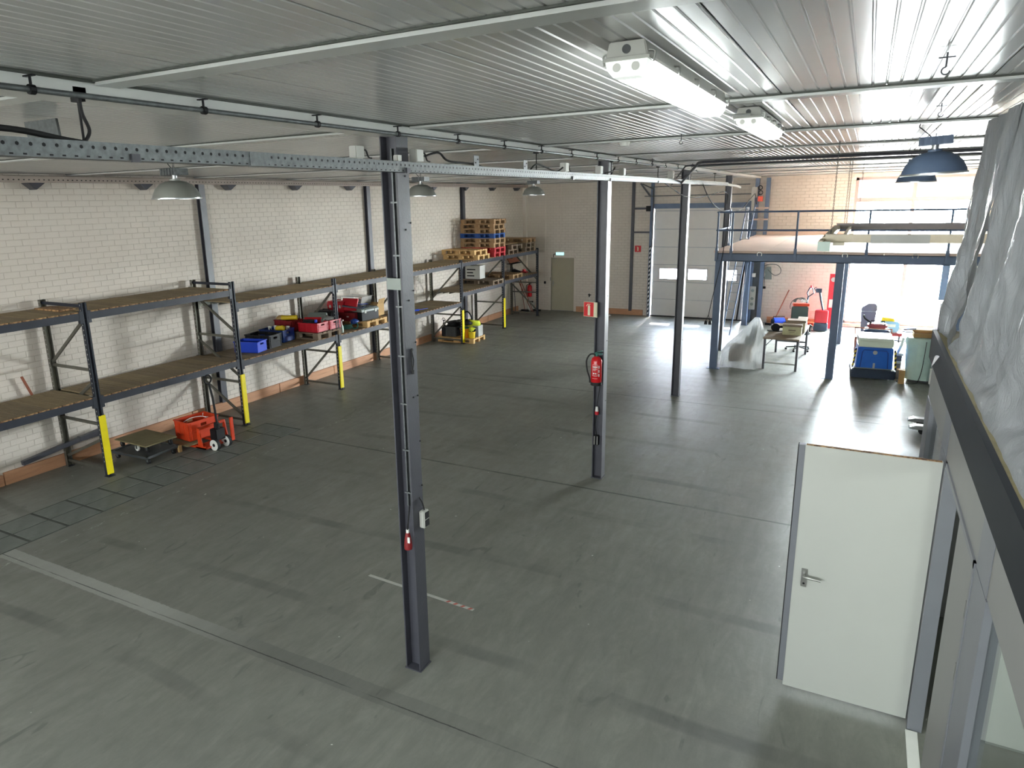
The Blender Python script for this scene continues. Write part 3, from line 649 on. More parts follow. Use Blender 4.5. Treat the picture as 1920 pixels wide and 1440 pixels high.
# flag sign on column 2
t = thing('fire_extinguisher_sign', 'red extinguisher sign standing off the second column above the extinguisher', 'sign', (-0.075, 9.54, 2.45))
Rz = math.radians(-12)
MB().box(-0.195, 0.02, -0.002, 0.002, 0, 0.215).build('plate', LUM, t)
MB().box(-0.19, -0.03, -0.0035, -0.002, 0.006, 0.209).build('red_field', SIGNR, t)
sg = MB().prism([(-0.125, 0.02), (-0.085, 0.02), (-0.085, 0.15), (-0.092, 0.165), (-0.118, 0.165), (-0.125, 0.15)], 'y', -0.005, -0.0035)
sg.box(-0.109, -0.101, -0.005, -0.0035, 0.165, 0.185).prism([(-0.101, 0.185), (-0.13, 0.185), (-0.145, 0.165), (-0.15, 0.15), (-0.14, 0.15), (-0.132, 0.168), (-0.12, 0.177), (-0.08, 0.177), (-0.08, 0.185)], 'y', -0.005, -0.0035)
sg.build('extinguisher_symbol', LUM, t)
MB().box(0.02, 0.035, -0.02, 0.002, 0, 0.215).build('mounting_edge', LUM, t)
t.rotation_euler = (0, 0, Rz)
t = thing('power_connector', 'white and red plug hanging in the second column recess', 'plug', (-0.03, 9.56, 1.0))
MB().lathe((0, 0, 0), [(0, 0), (0.03, 0), (0.03, 0.05), (0.0, 0.05)], 14).build('collar', RED, t, smooth=True)
MB().lathe((0, 0, 0.05), [(0, 0), (0.026, 0), (0.018, 0.07), (0.0, 0.075)], 14).build('body', WHITE, t, smooth=True)
MB().tube(bez([(0, 0, 0.12), (0.01, 0, 0.2), (0.03, 0.03, 0.45)]), 0.005).tube(bez([(0, 0, 0), (-0.02, 0.0, -0.15), (0.0, 0.02, -0.33)]), 0.006).build('cable', RUB, t)
t = thing('wall_socket', 'small black double socket low in the second column recess', 'socket', (-0.03, 9.585, 0.52))
MB().box(-0.04, 0.03, -0.03, 0.03, 0, 0.15).build('housing', BLACK, t, bevel=0.004)
MB().box(-0.034, -0.026, -0.034, -0.03, 0.01, 0.14).box(0.012, 0.02, -0.034, -0.03, 0.01, 0.14).build('trim_strips', LGREY, t)

# ================================================================== CABLE TRAY, CONDUIT, JUNCTION BOXES
TX = 0.135
t = thing('cable_tray', 'long galvanised perforated cable tray running past the columns', 'cable tray', (TX, 0, 4.325))
secs = [(0.6, 3.05), (3.08, 6.0), (6.0, 9.0), (9.0, 12.0), (12.0, 15.0), (15.0, 18.6)]
for k, (a, c) in enumerate(secs):
    MB().box(0.0, 0.003, a, c, 0, 0.075).box(-0.1, 0.0, a, c, 0, 0.003).box(-0.1, -0.097, a, c, 0, 0.075).build('tray_section', GALV, t)
MB().box(0.003, 0.006, 3.0, 3.14, 0.0, 0.075).build('joint_plate', GALV, t)
hm = MB(); y = 1.3
while y < 17:
    hm.cyl((0.0031, y, 0.05), (0.0036, y, 0.05), 0.0085, n=6); hm.box(0.0031, 0.0036, y + 0.018, y + 0.034, 0.006, 0.013); y += 0.055
hm.build('perforations', BLACK, t, kind='stuff')
for y in (2.25, 4.55, 8.0, 9.4, 11.9):
    MB().box(0.003, 0.016, y, y + 0.045, -0.008, 0.03).build('clamp', STEEL, t)
MB().tube(bez([(-0.05, 18.4, 0.03), (-0.02, 19.0, 0.02), (0.04, 19.5, 0.0), (0.1, 19.8, -0.04)]), 0.035, 8).build('end_cover', LGREY, t)
for k, y in enumerate((2.07, 7.1, 9.62, 12.1, 14.6, 17.1)):
    h = thing('hanger_rod', ['threaded hanger rod with bent cable strap at the near beam', 'black hanger rod holding the tray before the second column', 'black hanger rod just behind the second column', 'black hanger rod midway between second and third columns', 'black hanger rod at the third column', 'black hanger rod between third and fourth columns'][k], 'hanger', (0.08, y, 4.4), 0, 'rods carrying the cable tray')
    MB().cyl((0, 0, 0.003), (0, 0, 0.185), 0.006, n=8).build('rod', BLACK, h)
    MB().box(-0.03, 0.03, -0.015, 0.015, 0.17, 0.189).build('head_clamp', BLACK, h)
# thick cable and end at near left
tag(MB().tube(bez([(0.07, 0.6, 4.40), (0.07, 1.4, 4.43), (0.08, 1.75, 4.435), (0.1, 2.0, 4.40), (0.09, 2.4, 4.36)]), 0.013, 10).build('power_cable', RUB, smooth=True), 'thick black cable arching into the tray at the left edge', 'cable')
tag(MB().tube(bez([(0.12, 2.05, 4.60), (0.11, 2.06, 4.52), (0.10, 2.09, 4.45), (0.1, 2.06, 4.40), (0.09, 2.03, 4.37)]), 0.008, 10).box(0.09, 0.13, 2.02, 2.08, 4.595, 4.625).build('drop_cable', RUB, smooth=True), 'black drop cable from the near beam down to the tray', 'cable')
tag(MB().prism([(-2.27, 4.33), (-1.95, 4.33), (-1.97, 4.53), (-2.3, 4.53)], 'y', 3.2, 3.215).build('steel_plate', GALV), 'square galvanised plate seen above the tray at upper left', 'plate')
bpy.data.objects['steel_plate'].location = (0.78, -0.45, 0.12)
# conduit with clips
t = thing('conduit', 'grey conduit clipped along the white beam under the ceiling', 'conduit', (0.165, 0, 4.585))
MB().tube([(0, 0.6, 0), (0, 14.6, 0)], 0.0125, 10).build('pipe', GALV, t, smooth=True)
MB().tube([(0, 14.7, 0), (-0.05, 15.1, -0.02)], 0.0125, 8).build('pipe_end', GALV, t)
ck = MB().cyl((0, -0.012, 0), (0, 0.012, 0), 0.02, n=10).cyl((0, 0, 0.01), (0, 0, 0.055), 0.006, n=8).box(-0.035, 0.03, -0.008, 0.008, 0.05, 0.056).mesh('pipe_clip', BLACK)
for k in range(15):
    o = bpy.data.objects.new('pipe_clip', ck); COL.objects.link(o); o.parent = t; o.location = (0, 0.95 + k * 0.87, 0)
# junction boxes along the tray
def jbox(y, z, s, m, label, cab=True, lid=WHITE):
    t = thing('junction_box', label, 'junction box', (0.1, y, z), 0, 'junction boxes along the cable tray')
    MB().box(-s * 0.5, 0.02, -s * 0.5, s * 0.5, 0, s).build('housing', m, t, bevel=0.005)
    MB().box(0.02, 0.026, -s * 0.45, s * 0.45, s * 0.05, s * 0.95).build('cover', lid, t)
    if cab: MB().tube(bez([(0, s * 0.5, s * 0.6), (0.01, s * 0.9, s * 0.7), (0.0, s * 1.4, s * 0.2), (-0.01, s * 2.0, 0.01)], 6), 0.006).build('cable', RUB, t)
jbox(4.03, 4.402, 0.085, LGREY, 'pale junction box just left of the nearest column', True, LGREY)
jbox(4.50, 4.402, 0.045, LGREY, 'tiny white box in front of the nearest column head', False)
jbox(4.78, 4.405, 0.095, LGREY, 'largest pale junction box right of the nearest column')
jbox(7.88, 4.405, 0.10, LGREY, 'junction box between first and second columns, nearer the second')
jbox(9.1, 4.405, 0.10, LGREY, 'junction box in front of the second column head')
jbox(10.1, 4.405, 0.10, LGREY, 'junction box just right of the second column')
jbox(13.0, 4.405, 0.13, LGREY, 'junction box left of the third column')
for y, lab in ((5.7, 'small galvanised bracket plate on the tray past the first column'), (6.74, 'second galvanised bracket plate on the tray, farther along')):
    t = thing('bracket_plate', lab, 'bracket', (0.12, y, 4.4)); MB().box(-0.004, 0.0, -0.045, 0.045, 0, 0.09).build('plate', GALV, t)
    MB().cyl((0, -0.02, 0.03), (0.005, -0.02, 0.03), 0.006, n=8).cyl((0, 0.02, 0.06), (0.005, 0.02, 0.06), 0.006, n=8).build('bolt', BLACK, t)
for k, (pts, lab) in enumerate((
    ([(0.08, 4.85, 4.44), (0.09, 5.1, 4.49), (0.1, 5.25, 4.43), (0.09, 5.7, 4.42), (0.08, 6.0, 4.38)], 'black cables looping right of the first column on the tray'),
    ([(0.1, 6.9, 4.40), (0.1, 7.05, 4.46), (0.1, 7.3, 4.44), (0.1, 7.6, 4.40), (0.1, 7.8, 4.45)], 'black cables arching over the tray beside the bracket plate'),
    ([(0.1, 9.3, 4.42), (0.14, 9.5, 4.45), (0.12, 9.65, 4.5), (0.1, 9.55, 4.40)], 'small black cable loop at the second column head'),
    ([(0.1, 12.2, 4.37), (0.1, 12.8, 4.28), (0.12, 14.0, 4.1), (0.15, 15.5, 4.08), (0.25, 17, 4.17), (0.3, 17.6, 4.12), (0.29, 17.65, 3.9)], 'black cable sagging from the tray past the third column'),
    ([(0.13, 15.5, 4.36), (0.16, 16.5, 3.95), (0.18, 18.2, 3.72), (0.2, 20.5, 3.72), (0.18, 22.6, 4.05), (0.1, 23.8, 4.1), (0.1, 24.2, 3.8)], 'thick black cable looping down toward the door motor'))):
    tag(MB().tube(bez(pts, 8), 0.012 if k == 4 else 0.009, 8).build('hanging_cable', RUB, smooth=True), lab, 'cable')
# black pipes running across toward the right wall
for (y, z, x0, r, lab) in ((11.3, 4.59, 0.95, 0.021, 'thick dark pipe crossing under the ceiling toward the dome lamps'), (12.9, 4.61, 0.4, 0.014, 'thin dark pipe crossing the ceiling behind the thick pipe')):
    tag(MB().tube([(x0 - 0.85, y + 2.4, 4.33), (x0 - 0.1, y + 0.2, z), (x0, y, z), (6.2, y, z)], r, 8).build('ceiling_pipe', STEEL, smooth=True), lab, 'pipe')

# ================================================================== PALLET RACK
XF, XB = -6.94, -8.03
FY = [3.46, 6.34, 9.22, 12.10, 14.95, 17.75, 20.50, 23.25]
FH = [2.76, 2.76, 2.76, 2.52, 2.43, 2.45, 2.41, 2.43]
LOW = [1.31, 1.30, 1.27, 1.25, 1.25, 1.52, 1.57]
TOP = [2.63, 2.63, 2.37, 2.38, 2.38, 2.38, 2.38]
rack = thing('pallet_rack', 'long run of dark steel pallet racking with plank shelves along the brick wall', 'shelving', (0, 0, 0))
PWD, PDP = 0.09, 0.06
def upost(x, y, h, sgn):
    m = MB(); d = PDP * sgn
    xa, xb = sorted((x, x - d))
    m.box(xa, xb, y - PWD / 2, y - PWD / 2 + 0.003, 0.0, h).box(xa, xb, y + PWD / 2 - 0.003, y + PWD / 2, 0.0, h)
    xo = x - 0.002 * sgn; a, b_ = sorted((x, x - 0.004 * sgn)); m.box(a, b_, y - PWD / 2, y - 0.02, 0, h); m.box(a, b_, y + 0.02, y + PWD / 2, 0, h)
    a, b_ = sorted((x - 0.02 * sgn, x - 0.024 * sgn)); m.box(a, b_, y - 0.02, y + 0.02, 0, h)
    a, b_ = sorted((x - 0.003 * sgn, x - 0.022 * sgn)); m.box(a, b_, y - 0.021, y - 0.018, 0, h); m.box(a, b_, y + 0.018, y + 0.021, 0, h)
    return m
for i, y in enumerate(FY):
    h = FH[i]
    fr = MB().box(XB - 0.0, XB + 0.0 + 0.09, y - 0.05, y + 0.05, 0, 0.006).box(XF - 0.07, XF + 0.05, y - 0.06, y + 0.06, 0, 0.006)
    fo = fr.build('upright_frame', RACK, rack)
    upost(XF, y, h, 1).build('post', RACK, fo); upost(XB, y, h, -1).build('post', BRACE if i < 9 else RACK, fo)
    # pale grey chips stand in for light showing through the punched slots
    sh = MB(); z = 0.25
    while z < h - 0.03:
        sh.cbox((XF - 0.028, y - PWD / 2 - 0.0006, z), (0.012, 0.001, 0.022)); sh.cbox((XB + 0.028, y - PWD / 2 - 0.0006, z), (0.012, 0.001, 0.022)); z += 0.075
    sh.build('slot_holes', LGREY, fo, kind='stuff')
    xa, xb = XB + 0.03, XF - 0.03
    def br(z0, z1, m=BRACE): MB().bar((xa, y, z0), (xb, y, z1), 0.028, 0.045).build('brace', m, fo)
    br(0.1, 0.1); br(0.85, 0.85)
    if h > 2.6: br(1.72, 1.72); br(h - 0.05, h - 0.05, RACK)
    if i in (0, 1): br(0.18, 0.62); br(0.9, 1.55); br(1.75, 2.52)
    elif i in (2,): br(0.80, 0.15); br(1.6, 0.95); br(2.48, 1.8)
    elif i == 7: br(1.15, 0.2); br(2.35, 1.3); br(1.2, 1.2)
    else: br(0.15, 1.15); br(1.28, 2.3)
    if i in (1, 2, 3, 5, 6):
        g = MB().box(XF + 0.001, XF + 0.014, y - 0.03, y + 0.062, 0.035, 1.0).box(XF - 0.055, XF + 0.001, y + 0.05, y + 0.062, 0.035, 1.0)
        g.prism([(XF + 0.001, y - 0.03), (XF + 0.014, y - 0.03), (XF + 0.001, y - 0.045)], 'z', 0.035, 1.0)
        g.build('yellow_guard', YEL, fo)
def beam(x0, x1, y0, y1, z0, z1):
    return MB().box(x0, x1, y0, y1, z0, z1).box(x0 - 0.004, x1 + 0.004, y0 - 0.003, y0 + 0.045, z0 - 0.05, z1 + 0.025).box(x0 - 0.004, x1 + 0.004, y1 - 0.045, y1 + 0.003, z0 - 0.05, z1 + 0.025)
def shelf_board(wd):
    m = MB(); d = (XF - 0.045) - (XB + 0.06); t_ = 0.022
    m.box(0.0, d, 0, wd, 0, t_)
    return m
bl = 16
for i in range(7):
    y0, y1 = FY[i] + PWD / 2, FY[i + 1] - PWD / 2
    for lvl, z in enumerate((LOW[i], TOP[i])):
        zb = z - 0.022
        beam(XF - 0.048, XF - 0.002, y0, y1, zb - 0.105, zb + 0.004).build('beam', RACK, rack)
        beam(XB + 0.002, XB + 0.048, y0, y1, zb - 0.105, zb + 0.004).build('beam', BRACE, rack)
        deck = MB().box(XF - 0.47, XF - 0.44, y0, y1, zb - 0.04, zb - 0.001).box(XB + 0.40, XB + 0.43, y0, y1, zb - 0.04, zb - 0.001).build('shelf_deck', BRACE, rack)
        gap = 0.011 if i < 3 else 0.03
        n = 16 if i < 3 else 17
        pw = (y1 - y0) / n; d = (XF - 0.006) - (XB + 0.012)
        me = [MB().box(0.012, d - 0.012, gap / 2, pw - gap / 2, 0, 0.022).box(d - 0.0121, d - 0.001, gap / 2 + 0.008, pw - gap / 2 - 0.004, 0.002, 0.0215).mesh('shelf_board', mm) for mm in (BOARD, BOARD2)]
        for mm_ in me:
            mm_.materials.append(BOARDE)
            for p in mm_.polygons:
                if p.index >= 6 or (p.index < 6 and abs(p.normal.x) > 0.9): p.material_index = 1
        for k in range(n):
            o = bpy.data.objects.new('shelf_board', random.choice(me)); COL.objects.link(o); o.parent = deck
            o.location = (XB + 0.012 + random.uniform(-0.004, 0.008), y0 + k * pw, zb + random.uniform(0, 0.0025))
tag(MB().box(XB + 0.15, XF - 0.3, FY[1] - 0.2, FY[1] + 0.05, 2.635, 2.66).build('loose_plank', BOARDE), 'loose reddish plank lying across the top shelf by the first frame', 'plank')

# ================================================================== PALLETS
def make_pallet(m, label, group=None, name='pallet', parts=True):
    """1.2 m along local x, 0.8 m along local y, origin at base centre"""
    t = thing(name, label, 'pallet', (0, 0, 0), 0, group)
    for yy in (-0.345, 0, 0.345): MB().box(-0.6, 0.6, yy - 0.055, yy + 0.055, 0, 0.022).build('bottom_board', m, t)
    for xx in (-0.527, 0, 0.527):
        MB().box(xx - 0.0725, xx + 0.0725, -0.4, 0.4, 0.1, 0.122).build('stringer_board', m, t)
        for yy in (-0.345, 0, 0.345): MB().box(xx - 0.0725, xx + 0.0725, yy - 0.05, yy + 0.05, 0.022, 0.1).build('block', m, t)
    for yy, w_ in ((-0.3275, 0.145), (-0.165, 0.1), (0, 0.145), (0.165, 0.1), (0.3275, 0.145)): MB().box(-0.6, 0.6, yy - w_ / 2, yy + w_ / 2, 0.122, 0.144).build('top_board', m, t)
    return t
protos = {}
def pallet(m, loc, rz, label, group=None, tilt=None):
    if m.name not in protos:
        p = make_pallet(m, label, group); protos[m.name] = p
    else:
        p = copy_tree(protos[m.name], None, label=label)
        if group: p['group'] = group
        elif 'group' in p: del p['group']
    p.location = loc; p.rotation_euler = (tilt[0] if tilt else 0, tilt[1] if tilt else 0, rz); return p
SX, SY = -7.50, 20.15
ord_ = ['bottom red pallet of the tall stack', 'second red pallet of the tall stack, resting on the bottom one', 'brown pallet directly above the two red ones in the tall stack', 'brown pallet directly under the blue one in the tall stack', 'blue pallet in the middle of the tall stack', 'brown pallet directly on top of the blue one', 'narrow-set brown pallet second from the top of the tall stack', 'topmost pallet of the tall stack']
for k, m in enumerate((PRED, PRED, PAL, PAL, PBLUE, PAL, PAL, PAL)):
    pallet(m, (SX + [0, 0.01, -0.01, 0.01, 0, 0.01, -0.05, 0.02][k], SY + [0, 0, .01, 0, -.01, 0, 0.05, 0.02][k], 2.381 + 0.1442 * k), [0, .01, -.01, 0.01, 0, -0.01, 0.02, -0.03][k], ord_[k], 'stack of eight pallets on the top shelf')
pallet(PALN, (-7.50, 19.05, 2.381), 0.02, 'lower light wooden pallet left of the tall stack', 'pair of light pallets on the top shelf')
pallet(PALN, (-7.56, 19.0, 2.526), -0.02, 'upper light wooden pallet left of the tall stack', 'pair of light pallets on the top shelf')
pallet(PALG, (-7.58, 21.3, 2.381), 0.02, 'lower weathered pallet right of the tall stack', 'weathered pallets right of the stack')
pallet(PALG, (-7.5, 21.45, 2.526), -0.03, 'upper weathered pallet right of the tall stack', 'weathered pallets right of the stack')
for k in range(3): pallet(PALG if k < 2 else PAL, (-7.55, 22.62 + 0.02 * k, 2.381 + 0.1442 * k), 0.02 * (k - 1), ['bottom pallet of the low stack at the rack end', 'middle pallet of the low stack at the rack end', 'top pallet of the low stack at the rack end'][k], 'low stack of pallets at the rack end')
tag(MB().box(-8.0, -7.15, 20.95, 22.0, 2.672, 2.69).build('plywood_sheet', PAL), 'brown board lying on the weathered pallets', 'board')
pallet(PAL, (-7.45, 21.35, 1.571), 0.03, 'single pallet on the middle shelf of the end bay')
pallet(PALG, (-7.50, 20.0, 1.521), 0.03, 'dark pallet on the middle shelf under the white box')
pallet(PALN, (-7.26, 18.2, 0.0), 0.04, 'light pallet on the floor under the rack loaded with bins')
pallet(PALG, (-7.50, 11.78, 1.271), 0.0, 'pallet on the lower shelf under the red crates')
pallet(PALN, (-7.52, 13.55, 1.251), 0.0, 'light pallet on the lower shelf under the toolboxes')

# ================================================================== CRATES AND GOODS ON THE LOWER SHELF
def crate(m, loc, rz, lx, ly, h, label, ribs=True, handle=True, slats=False, name='crate', group=None):
    t = thing(name, label, 'crate', loc, rz, group); th = 0.008; hx, hy = lx / 2, ly / 2
    b = MB().box(-hx, hx, -hy, hy, 0, th)
    hz0, hz1 = h * 0.66, h * 0.82
    for s in (-1, 1):
        y0, y1 = sorted((s * hy, s * (hy - th)))
        if slats:
            for k in range(4): b.box(-hx, hx, y0, y1, h * (0.02 + k * 0.25), h * (0.16 + k * 0.25))
            for xx in (-hx, -hx / 3, hx / 3, hx - 0.02): b.box(xx, xx + 0.02, y0, y1, 0, h)
        else: b.box(-hx, hx, y0, y1, 0, h)
        x0, x1 = sorted((s * hx, s * (hx - th)))
        if handle:
            b.box(x0, x1, -hy, hy, 0, hz0).box(x0, x1, -hy, hy, hz1, h).box(x0, x1, -hy, -0.06, hz0, hz1).box(x0, x1, 0.06, hy, hz0, hz1)
        else: b.box(x0, x1, -hy, hy, 0, h)
    b.build('body', m, t)
    r = MB().box(-hx - 0.012, hx + 0.012, -hy - 0.012, -hy + 0.006, h - 0.02, h).box(-hx - 0.012, hx + 0.012, hy - 0.006, hy + 0.012, h - 0.02, h).box(-hx - 0.012, -hx + 0.006, -hy, hy, h - 0.02, h).box(hx - 0.006, hx + 0.012, -hy, hy, h - 0.02, h)
    if ribs:
        for xx in (-hx * 0.9, -hx * 0.3, hx * 0.3, hx * 0.9 - 0.01):
            r.box(xx, xx + 0.01, -hy - 0.01, -hy, 0.02, h - 0.02).box(xx, xx + 0.01, hy, hy + 0.01, 0.02, h - 0.02)
        for yy in (-hy * 0.85, hy * 0.85 - 0.01): r.box(hx, hx + 0.01, yy, yy + 0.01, 0.02, h - 0.02).box(-hx - 0.01, -hx, yy, yy + 0.01, 0.02, h - 0.02)
        r.box(hx, hx + 0.01, -hy, hy, h * 0.45, h * 0.48)
    r.build('rim', m, t)
    return t
Z2, Z3 = 1.272, 1.252
def wobble(name, m, c, s, label=None, cat=None, parent=None, seed=1, sub=2, amp=0.2):
    rng = random.Random(seed); bm = bmesh.new(); bmesh.ops.create_icosphere(bm, subdivisions=sub, radius=1.0)
    for v in bm.verts:
        k = 1 + rng.uniform(-amp, amp); v.co = Vector((v.co.x * s[0] * k, v.co.y * s[1] * k, max(v.co.z, -0.5) * s[2] * k))
    me = bpy.data.meshes.new(name); bm.to_mesh(me); bm.free(); me.materials.append(m)
    for p in me.polygons: p.use_smooth = True
    o = bpy.data.objects.new(name, me); COL.objects.link(o); o.location = c
    if parent is not None: o.parent = parent
    if label: tag(o, label, cat)
    return o
crate(BLUE, (-7.42, 9.96, Z2), 0.25, 0.52, 0.34, 0.22, 'bright blue plastic crate, leftmost on the lower shelf', ribs=False)
crate(BLACK, (-7.52, 10.42, Z2), 0.12, 0.6, 0.4, 0.27, 'black slatted crate behind the bright blue one', slats=True)
db = crate(DBLUE, (-7.72, 11.02, Z2), 0.12, 0.6, 0.4, 0.26, 'dark blue perforated crate holding spray bottles and a yellow cloth', slats=True)
for k, (x, y) in enumerate(((-7.9, 10.98), (-7.55, 11.15), (-7.85, 11.1))):
    s = thing('spray_bottle', ['white spray bottle at the left of the dark blue crate', 'white spray bottle at the right of the dark blue crate', 'white spray bottle at the back of the dark blue crate'][k], 'bottle', (x, y, Z2 + 0.01))
    MB().lathe((0, 0, 0), [(0, 0), (0.035, 0), (0.037, 0.15), (0.015, 0.2), (0.014, 0.23), (0, 0.23)], 12).build('body', WHITE, s, smooth=True)
    MB().cyl((0, 0, 0.23), (0, 0, 0.27), 0.018, n=10).box(-0.015, 0.07, -0.014, 0.014, 0.27, 0.3).bar((0.045, 0, 0.27), (0.065, 0, 0.23), 0.01, 0.008).build('trigger_head', WHITE, s)
wobble('cloth', YPL, (-7.6, 11.0, Z2 + 0.27), (0.1, 0.09, 0.07), 'crumpled yellow cloth on the dark blue crate', 'cloth', seed=4, amp=0.35)
crate(DRED, (-7.82, 11.5, Z2 + 0.145), 0.0, 0.5, 0.36, 0.24, 'dark red crate at the back with a yellow roll on top')
tag(MB().cyl((-7.9, 11.38, Z2 + 0.43), (-7.6, 11.55, Z2 + 0.43), 0.05).build('tape_roll', YPL, smooth=True), 'yellow roll lying on the dark red crate', 'roll')
wobble('bundle', CARD, (-7.93, 11.45, Z2 + 0.42), (0.12, 0.14, 0.05), 'brown strap bundle on the dark red crate', 'bundle', seed=5, amp=0.3)
crate(RED, (-7.22, 11.62, Z2 + 0.145), 0.05, 0.52, 0.38, 0.2, 'bright red crate at the front of the first pallet')
crate(RED, (-7.2, 12.04, Z2 + 0.145), -0.02, 0.5, 0.36, 0.2, 'bright red crate beside the third rack post')
t = thing('power_tool_case', 'grey-green hard case leaning open on the red crates', 'tool case', (-7.32, 11.86, Z2 + 0.38), 0.35)
MB().cbox((0, 0, 0.02), (0.42, 0.3, 0.07), Euler((0.5, 0, 0)).to_matrix()).build('lid', GREY, t, bevel=0.015)
MB().cbox((-0.05, -0.1, -0.03), (0.4, 0.12, 0.08), Euler((1.0, 0, 0)).to_matrix()).build('base', RED, t, bevel=0.01)
MB().cbox((0.1, 0.0, 0.06), (0.3, 0.02, 0.01), Euler((0.5, 0, 0)).to_matrix()).build('ridge', GREY, t)
wobble('tools', BLACK, (-7.3, 11.55, Z2 + 0.33), (0.16, 0.12, 0.07), 'black tools piled in the front red crate', 'tools', seed=8, amp=0.35)
tag(MB().cyl((-7.12, 11.6, Z2 + 0.34), (-7.12, 11.6, Z2 + 0.4), 0.032).build('spray_can', BLUE, smooth=True), 'small blue can in the front red crate', 'can')
wobble('plastic_bag', TUB, (-7.15, 12.0, Z2 + 0.36), (0.14, 0.12, 0.06), 'clear crumpled bag on the right red crate', 'bag', seed=9, amp=0.3)
tag(MB().box(-7.12, -7.0, 12.0, 12.2, Z2 + 0.345, Z2 + 0.37).build('white_box', WHITE), 'flat white pack on the edge of the right red crate', 'box')
# bottle by post 3
s = thing('spray_bottle', 'green-tinted spray bottle standing behind the third rack post', 'bottle', (-7.08, 12.4, Z3))
MB().lathe((0, 0, 0), [(0, 0), (0.045, 0), (0.047, 0.13), (0.02, 0.19), (0.018, 0.22), (0, 0.22)], 14).build('body', MINT, s, smooth=True)
MB().cyl((0, 0, 0.22), (0, 0, 0.27), 0.02, n=10).box(-0.015, 0.06, -0.014, 0.014, 0.27, 0.3).build('trigger_head', WHITE, s)
t = thing('hedge_trimmer', 'dark green hedge trimmer lying by the third rack post', 'power tool', (-7.22, 12.78, Z3), 0.6)
MB().cbox((0, 0, 0.06), (0.2, 0.1, 0.1)).build('motor_housing', GREENP, t, bevel=0.02)
MB().tube(arc((0.17, 0, 0.085), 0.075, 0, 360, 16, 'xz')[:-1], 0.013, 8, closed=True).build('handle', GREENP, t, smooth=True)
MB().box(-0.55, -0.1, -0.03, 0.03, 0.05, 0.06).build('blade', STEEL, t)
# toolboxes
zt = Z3 + 0.146
def toolbox(m, lidm, loc, rz, lx, ly, h, label):
    t = thing('toolbox', label, 'toolbox', loc, rz)
    MB().box(-lx / 2, lx / 2, -ly / 2, ly / 2, 0, h * 0.72).build('body', m, t, bevel=0.008)
    MB().prism([(-ly / 2 - 0.008, h * 0.73), (ly / 2 + 0.008, h * 0.73), (ly / 2 + 0.004, h * 0.88), (ly / 2 - 0.04, h), (-ly / 2 + 0.04, h), (-ly / 2 - 0.004, h * 0.88)], 'x', -lx / 2 - 0.006, lx / 2 + 0.006).build('lid', lidm, t, bevel=0.004)
    for xx in (-lx * 0.3, lx * 0.3):
        for s in (-1, 1): MB().cbox((xx, s * (ly / 2 + 0.01), h * 0.74), (0.05, 0.014, 0.07)).build('latch', LGREY, t)
    MB().tube([(-lx * 0.2, 0, h), (-lx * 0.18, 0, h + 0.03), (lx * 0.18, 0, h + 0.03), (lx * 0.2, 0, h)], 0.01, 8).build('handle', m, t)
    return t
toolbox(BLACK, GREY, (-7.15, 13.42, zt), 1.45, 0.58, 0.30, 0.29, 'large black toolbox with grey lid at the front of the light pallet')
t = thing('toolbox', 'dark red toolbox with its lid swung up', 'toolbox', (-7.4, 13.12, zt), 0.1)
MB().box(-0.22, 0.22, -0.14, 0.14, 0, 0.2).build('body', DRED, t, bevel=0.006)
MB().cbox((0, 0.02, 0.38), (0.42, 0.05, 0.3), Euler((-0.45, 0, 0)).to_matrix()).build('lid', RED, t, bevel=0.01)
MB().cbox((0.0, 0.10, 0.47), (0.06, 0.02, 0.04)).build('catch', WHITE, t); MB().box(0.0, 0.06, -0.143, -0.14, 0.1, 0.125).build('sticker', WHITE, t)
toolbox(RED, RED, (-7.75, 13.15, zt), 0.1, 0.45, 0.28, 0.45, 'tall red toolbox behind the open one')
toolbox(BLACK, BLACK, (-7.8, 12.75, Z3), 0.0, 0.5, 0.28, 0.42, 'black toolbox at the back beside the third frame')
tag(MB().cbox((-7.35, 13.25, zt + 0.33), (0.5, 0.42, 0.03), Euler((0.0, 0.12, 0.4)).to_matrix()).build('folder', NAVY), 'dark blue tray lying across the toolboxes', 'tray')
tag(MB().cbox((-7.3, 13.3, zt + 0.37), (0.04, 0.5, 0.015), Euler((0, 0, -0.9)).to_matrix()).build('spirit_level', BLUE), 'thin blue level lying on the toolboxes', 'level')
wobble('rag', DBLUE, (-7.12, 12.92, zt + 0.02), (0.1, 0.1, 0.07), 'dark blue rag beside the dark red toolbox', 'rag', seed=14, amp=0.25)
t = thing('cardboard_box', 'open cardboard box with raised flap right of the toolboxes', 'box', (-7.4, 14.02, zt), 0.1)
MB().box(-0.24, 0.24, -0.16, 0.16, 0, 0.008).box(-0.24, 0.24, -0.16, -0.154, 0, 0.3).box(-0.24, 0.24, 0.154, 0.16, 0, 0.3).box(-0.24, -0.234, -0.16, 0.16, 0, 0.3).box(0.234, 0.24, -0.16, 0.16, 0, 0.3).build('carton', CARD, t)
for s in (1,): MB().cbox((0.27, 0, 0.36), (0.006, 0.3, 0.13), Euler((0, 0.35, 0)).to_matrix()).build('flap', CARD, t)
tag(MB().box(-7.95, -7.35, 13.5, 13.9, zt, zt + 0.3).build('cardboard_box', CARDD), 'closed brown carton behind the black toolbox', 'box')
t = thing('storage_tub', 'clear plastic tub sitting on the brown carton', 'tub', (-7.62, 13.72, zt + 0.301))
MB().prism([(-0.25, 0.0), (0.25, 0.0), (0.3, 0.2), (0.29, 0.2), (0.24, 0.01), (-0.24, 0.01), (-0.29, 0.2), (-0.3, 0.2)], 'y', -0.2, 0.2).build('tub_body', TUB, t)
MB().box(-0.32, 0.32, -0.215, 0.215, 0.2, 0.21).build('lid', TUB, t)
wobble('contents', LGREY, (0.1, -0.05, 0.08), (0.1, 0.08, 0.07), parent=t, seed=3)
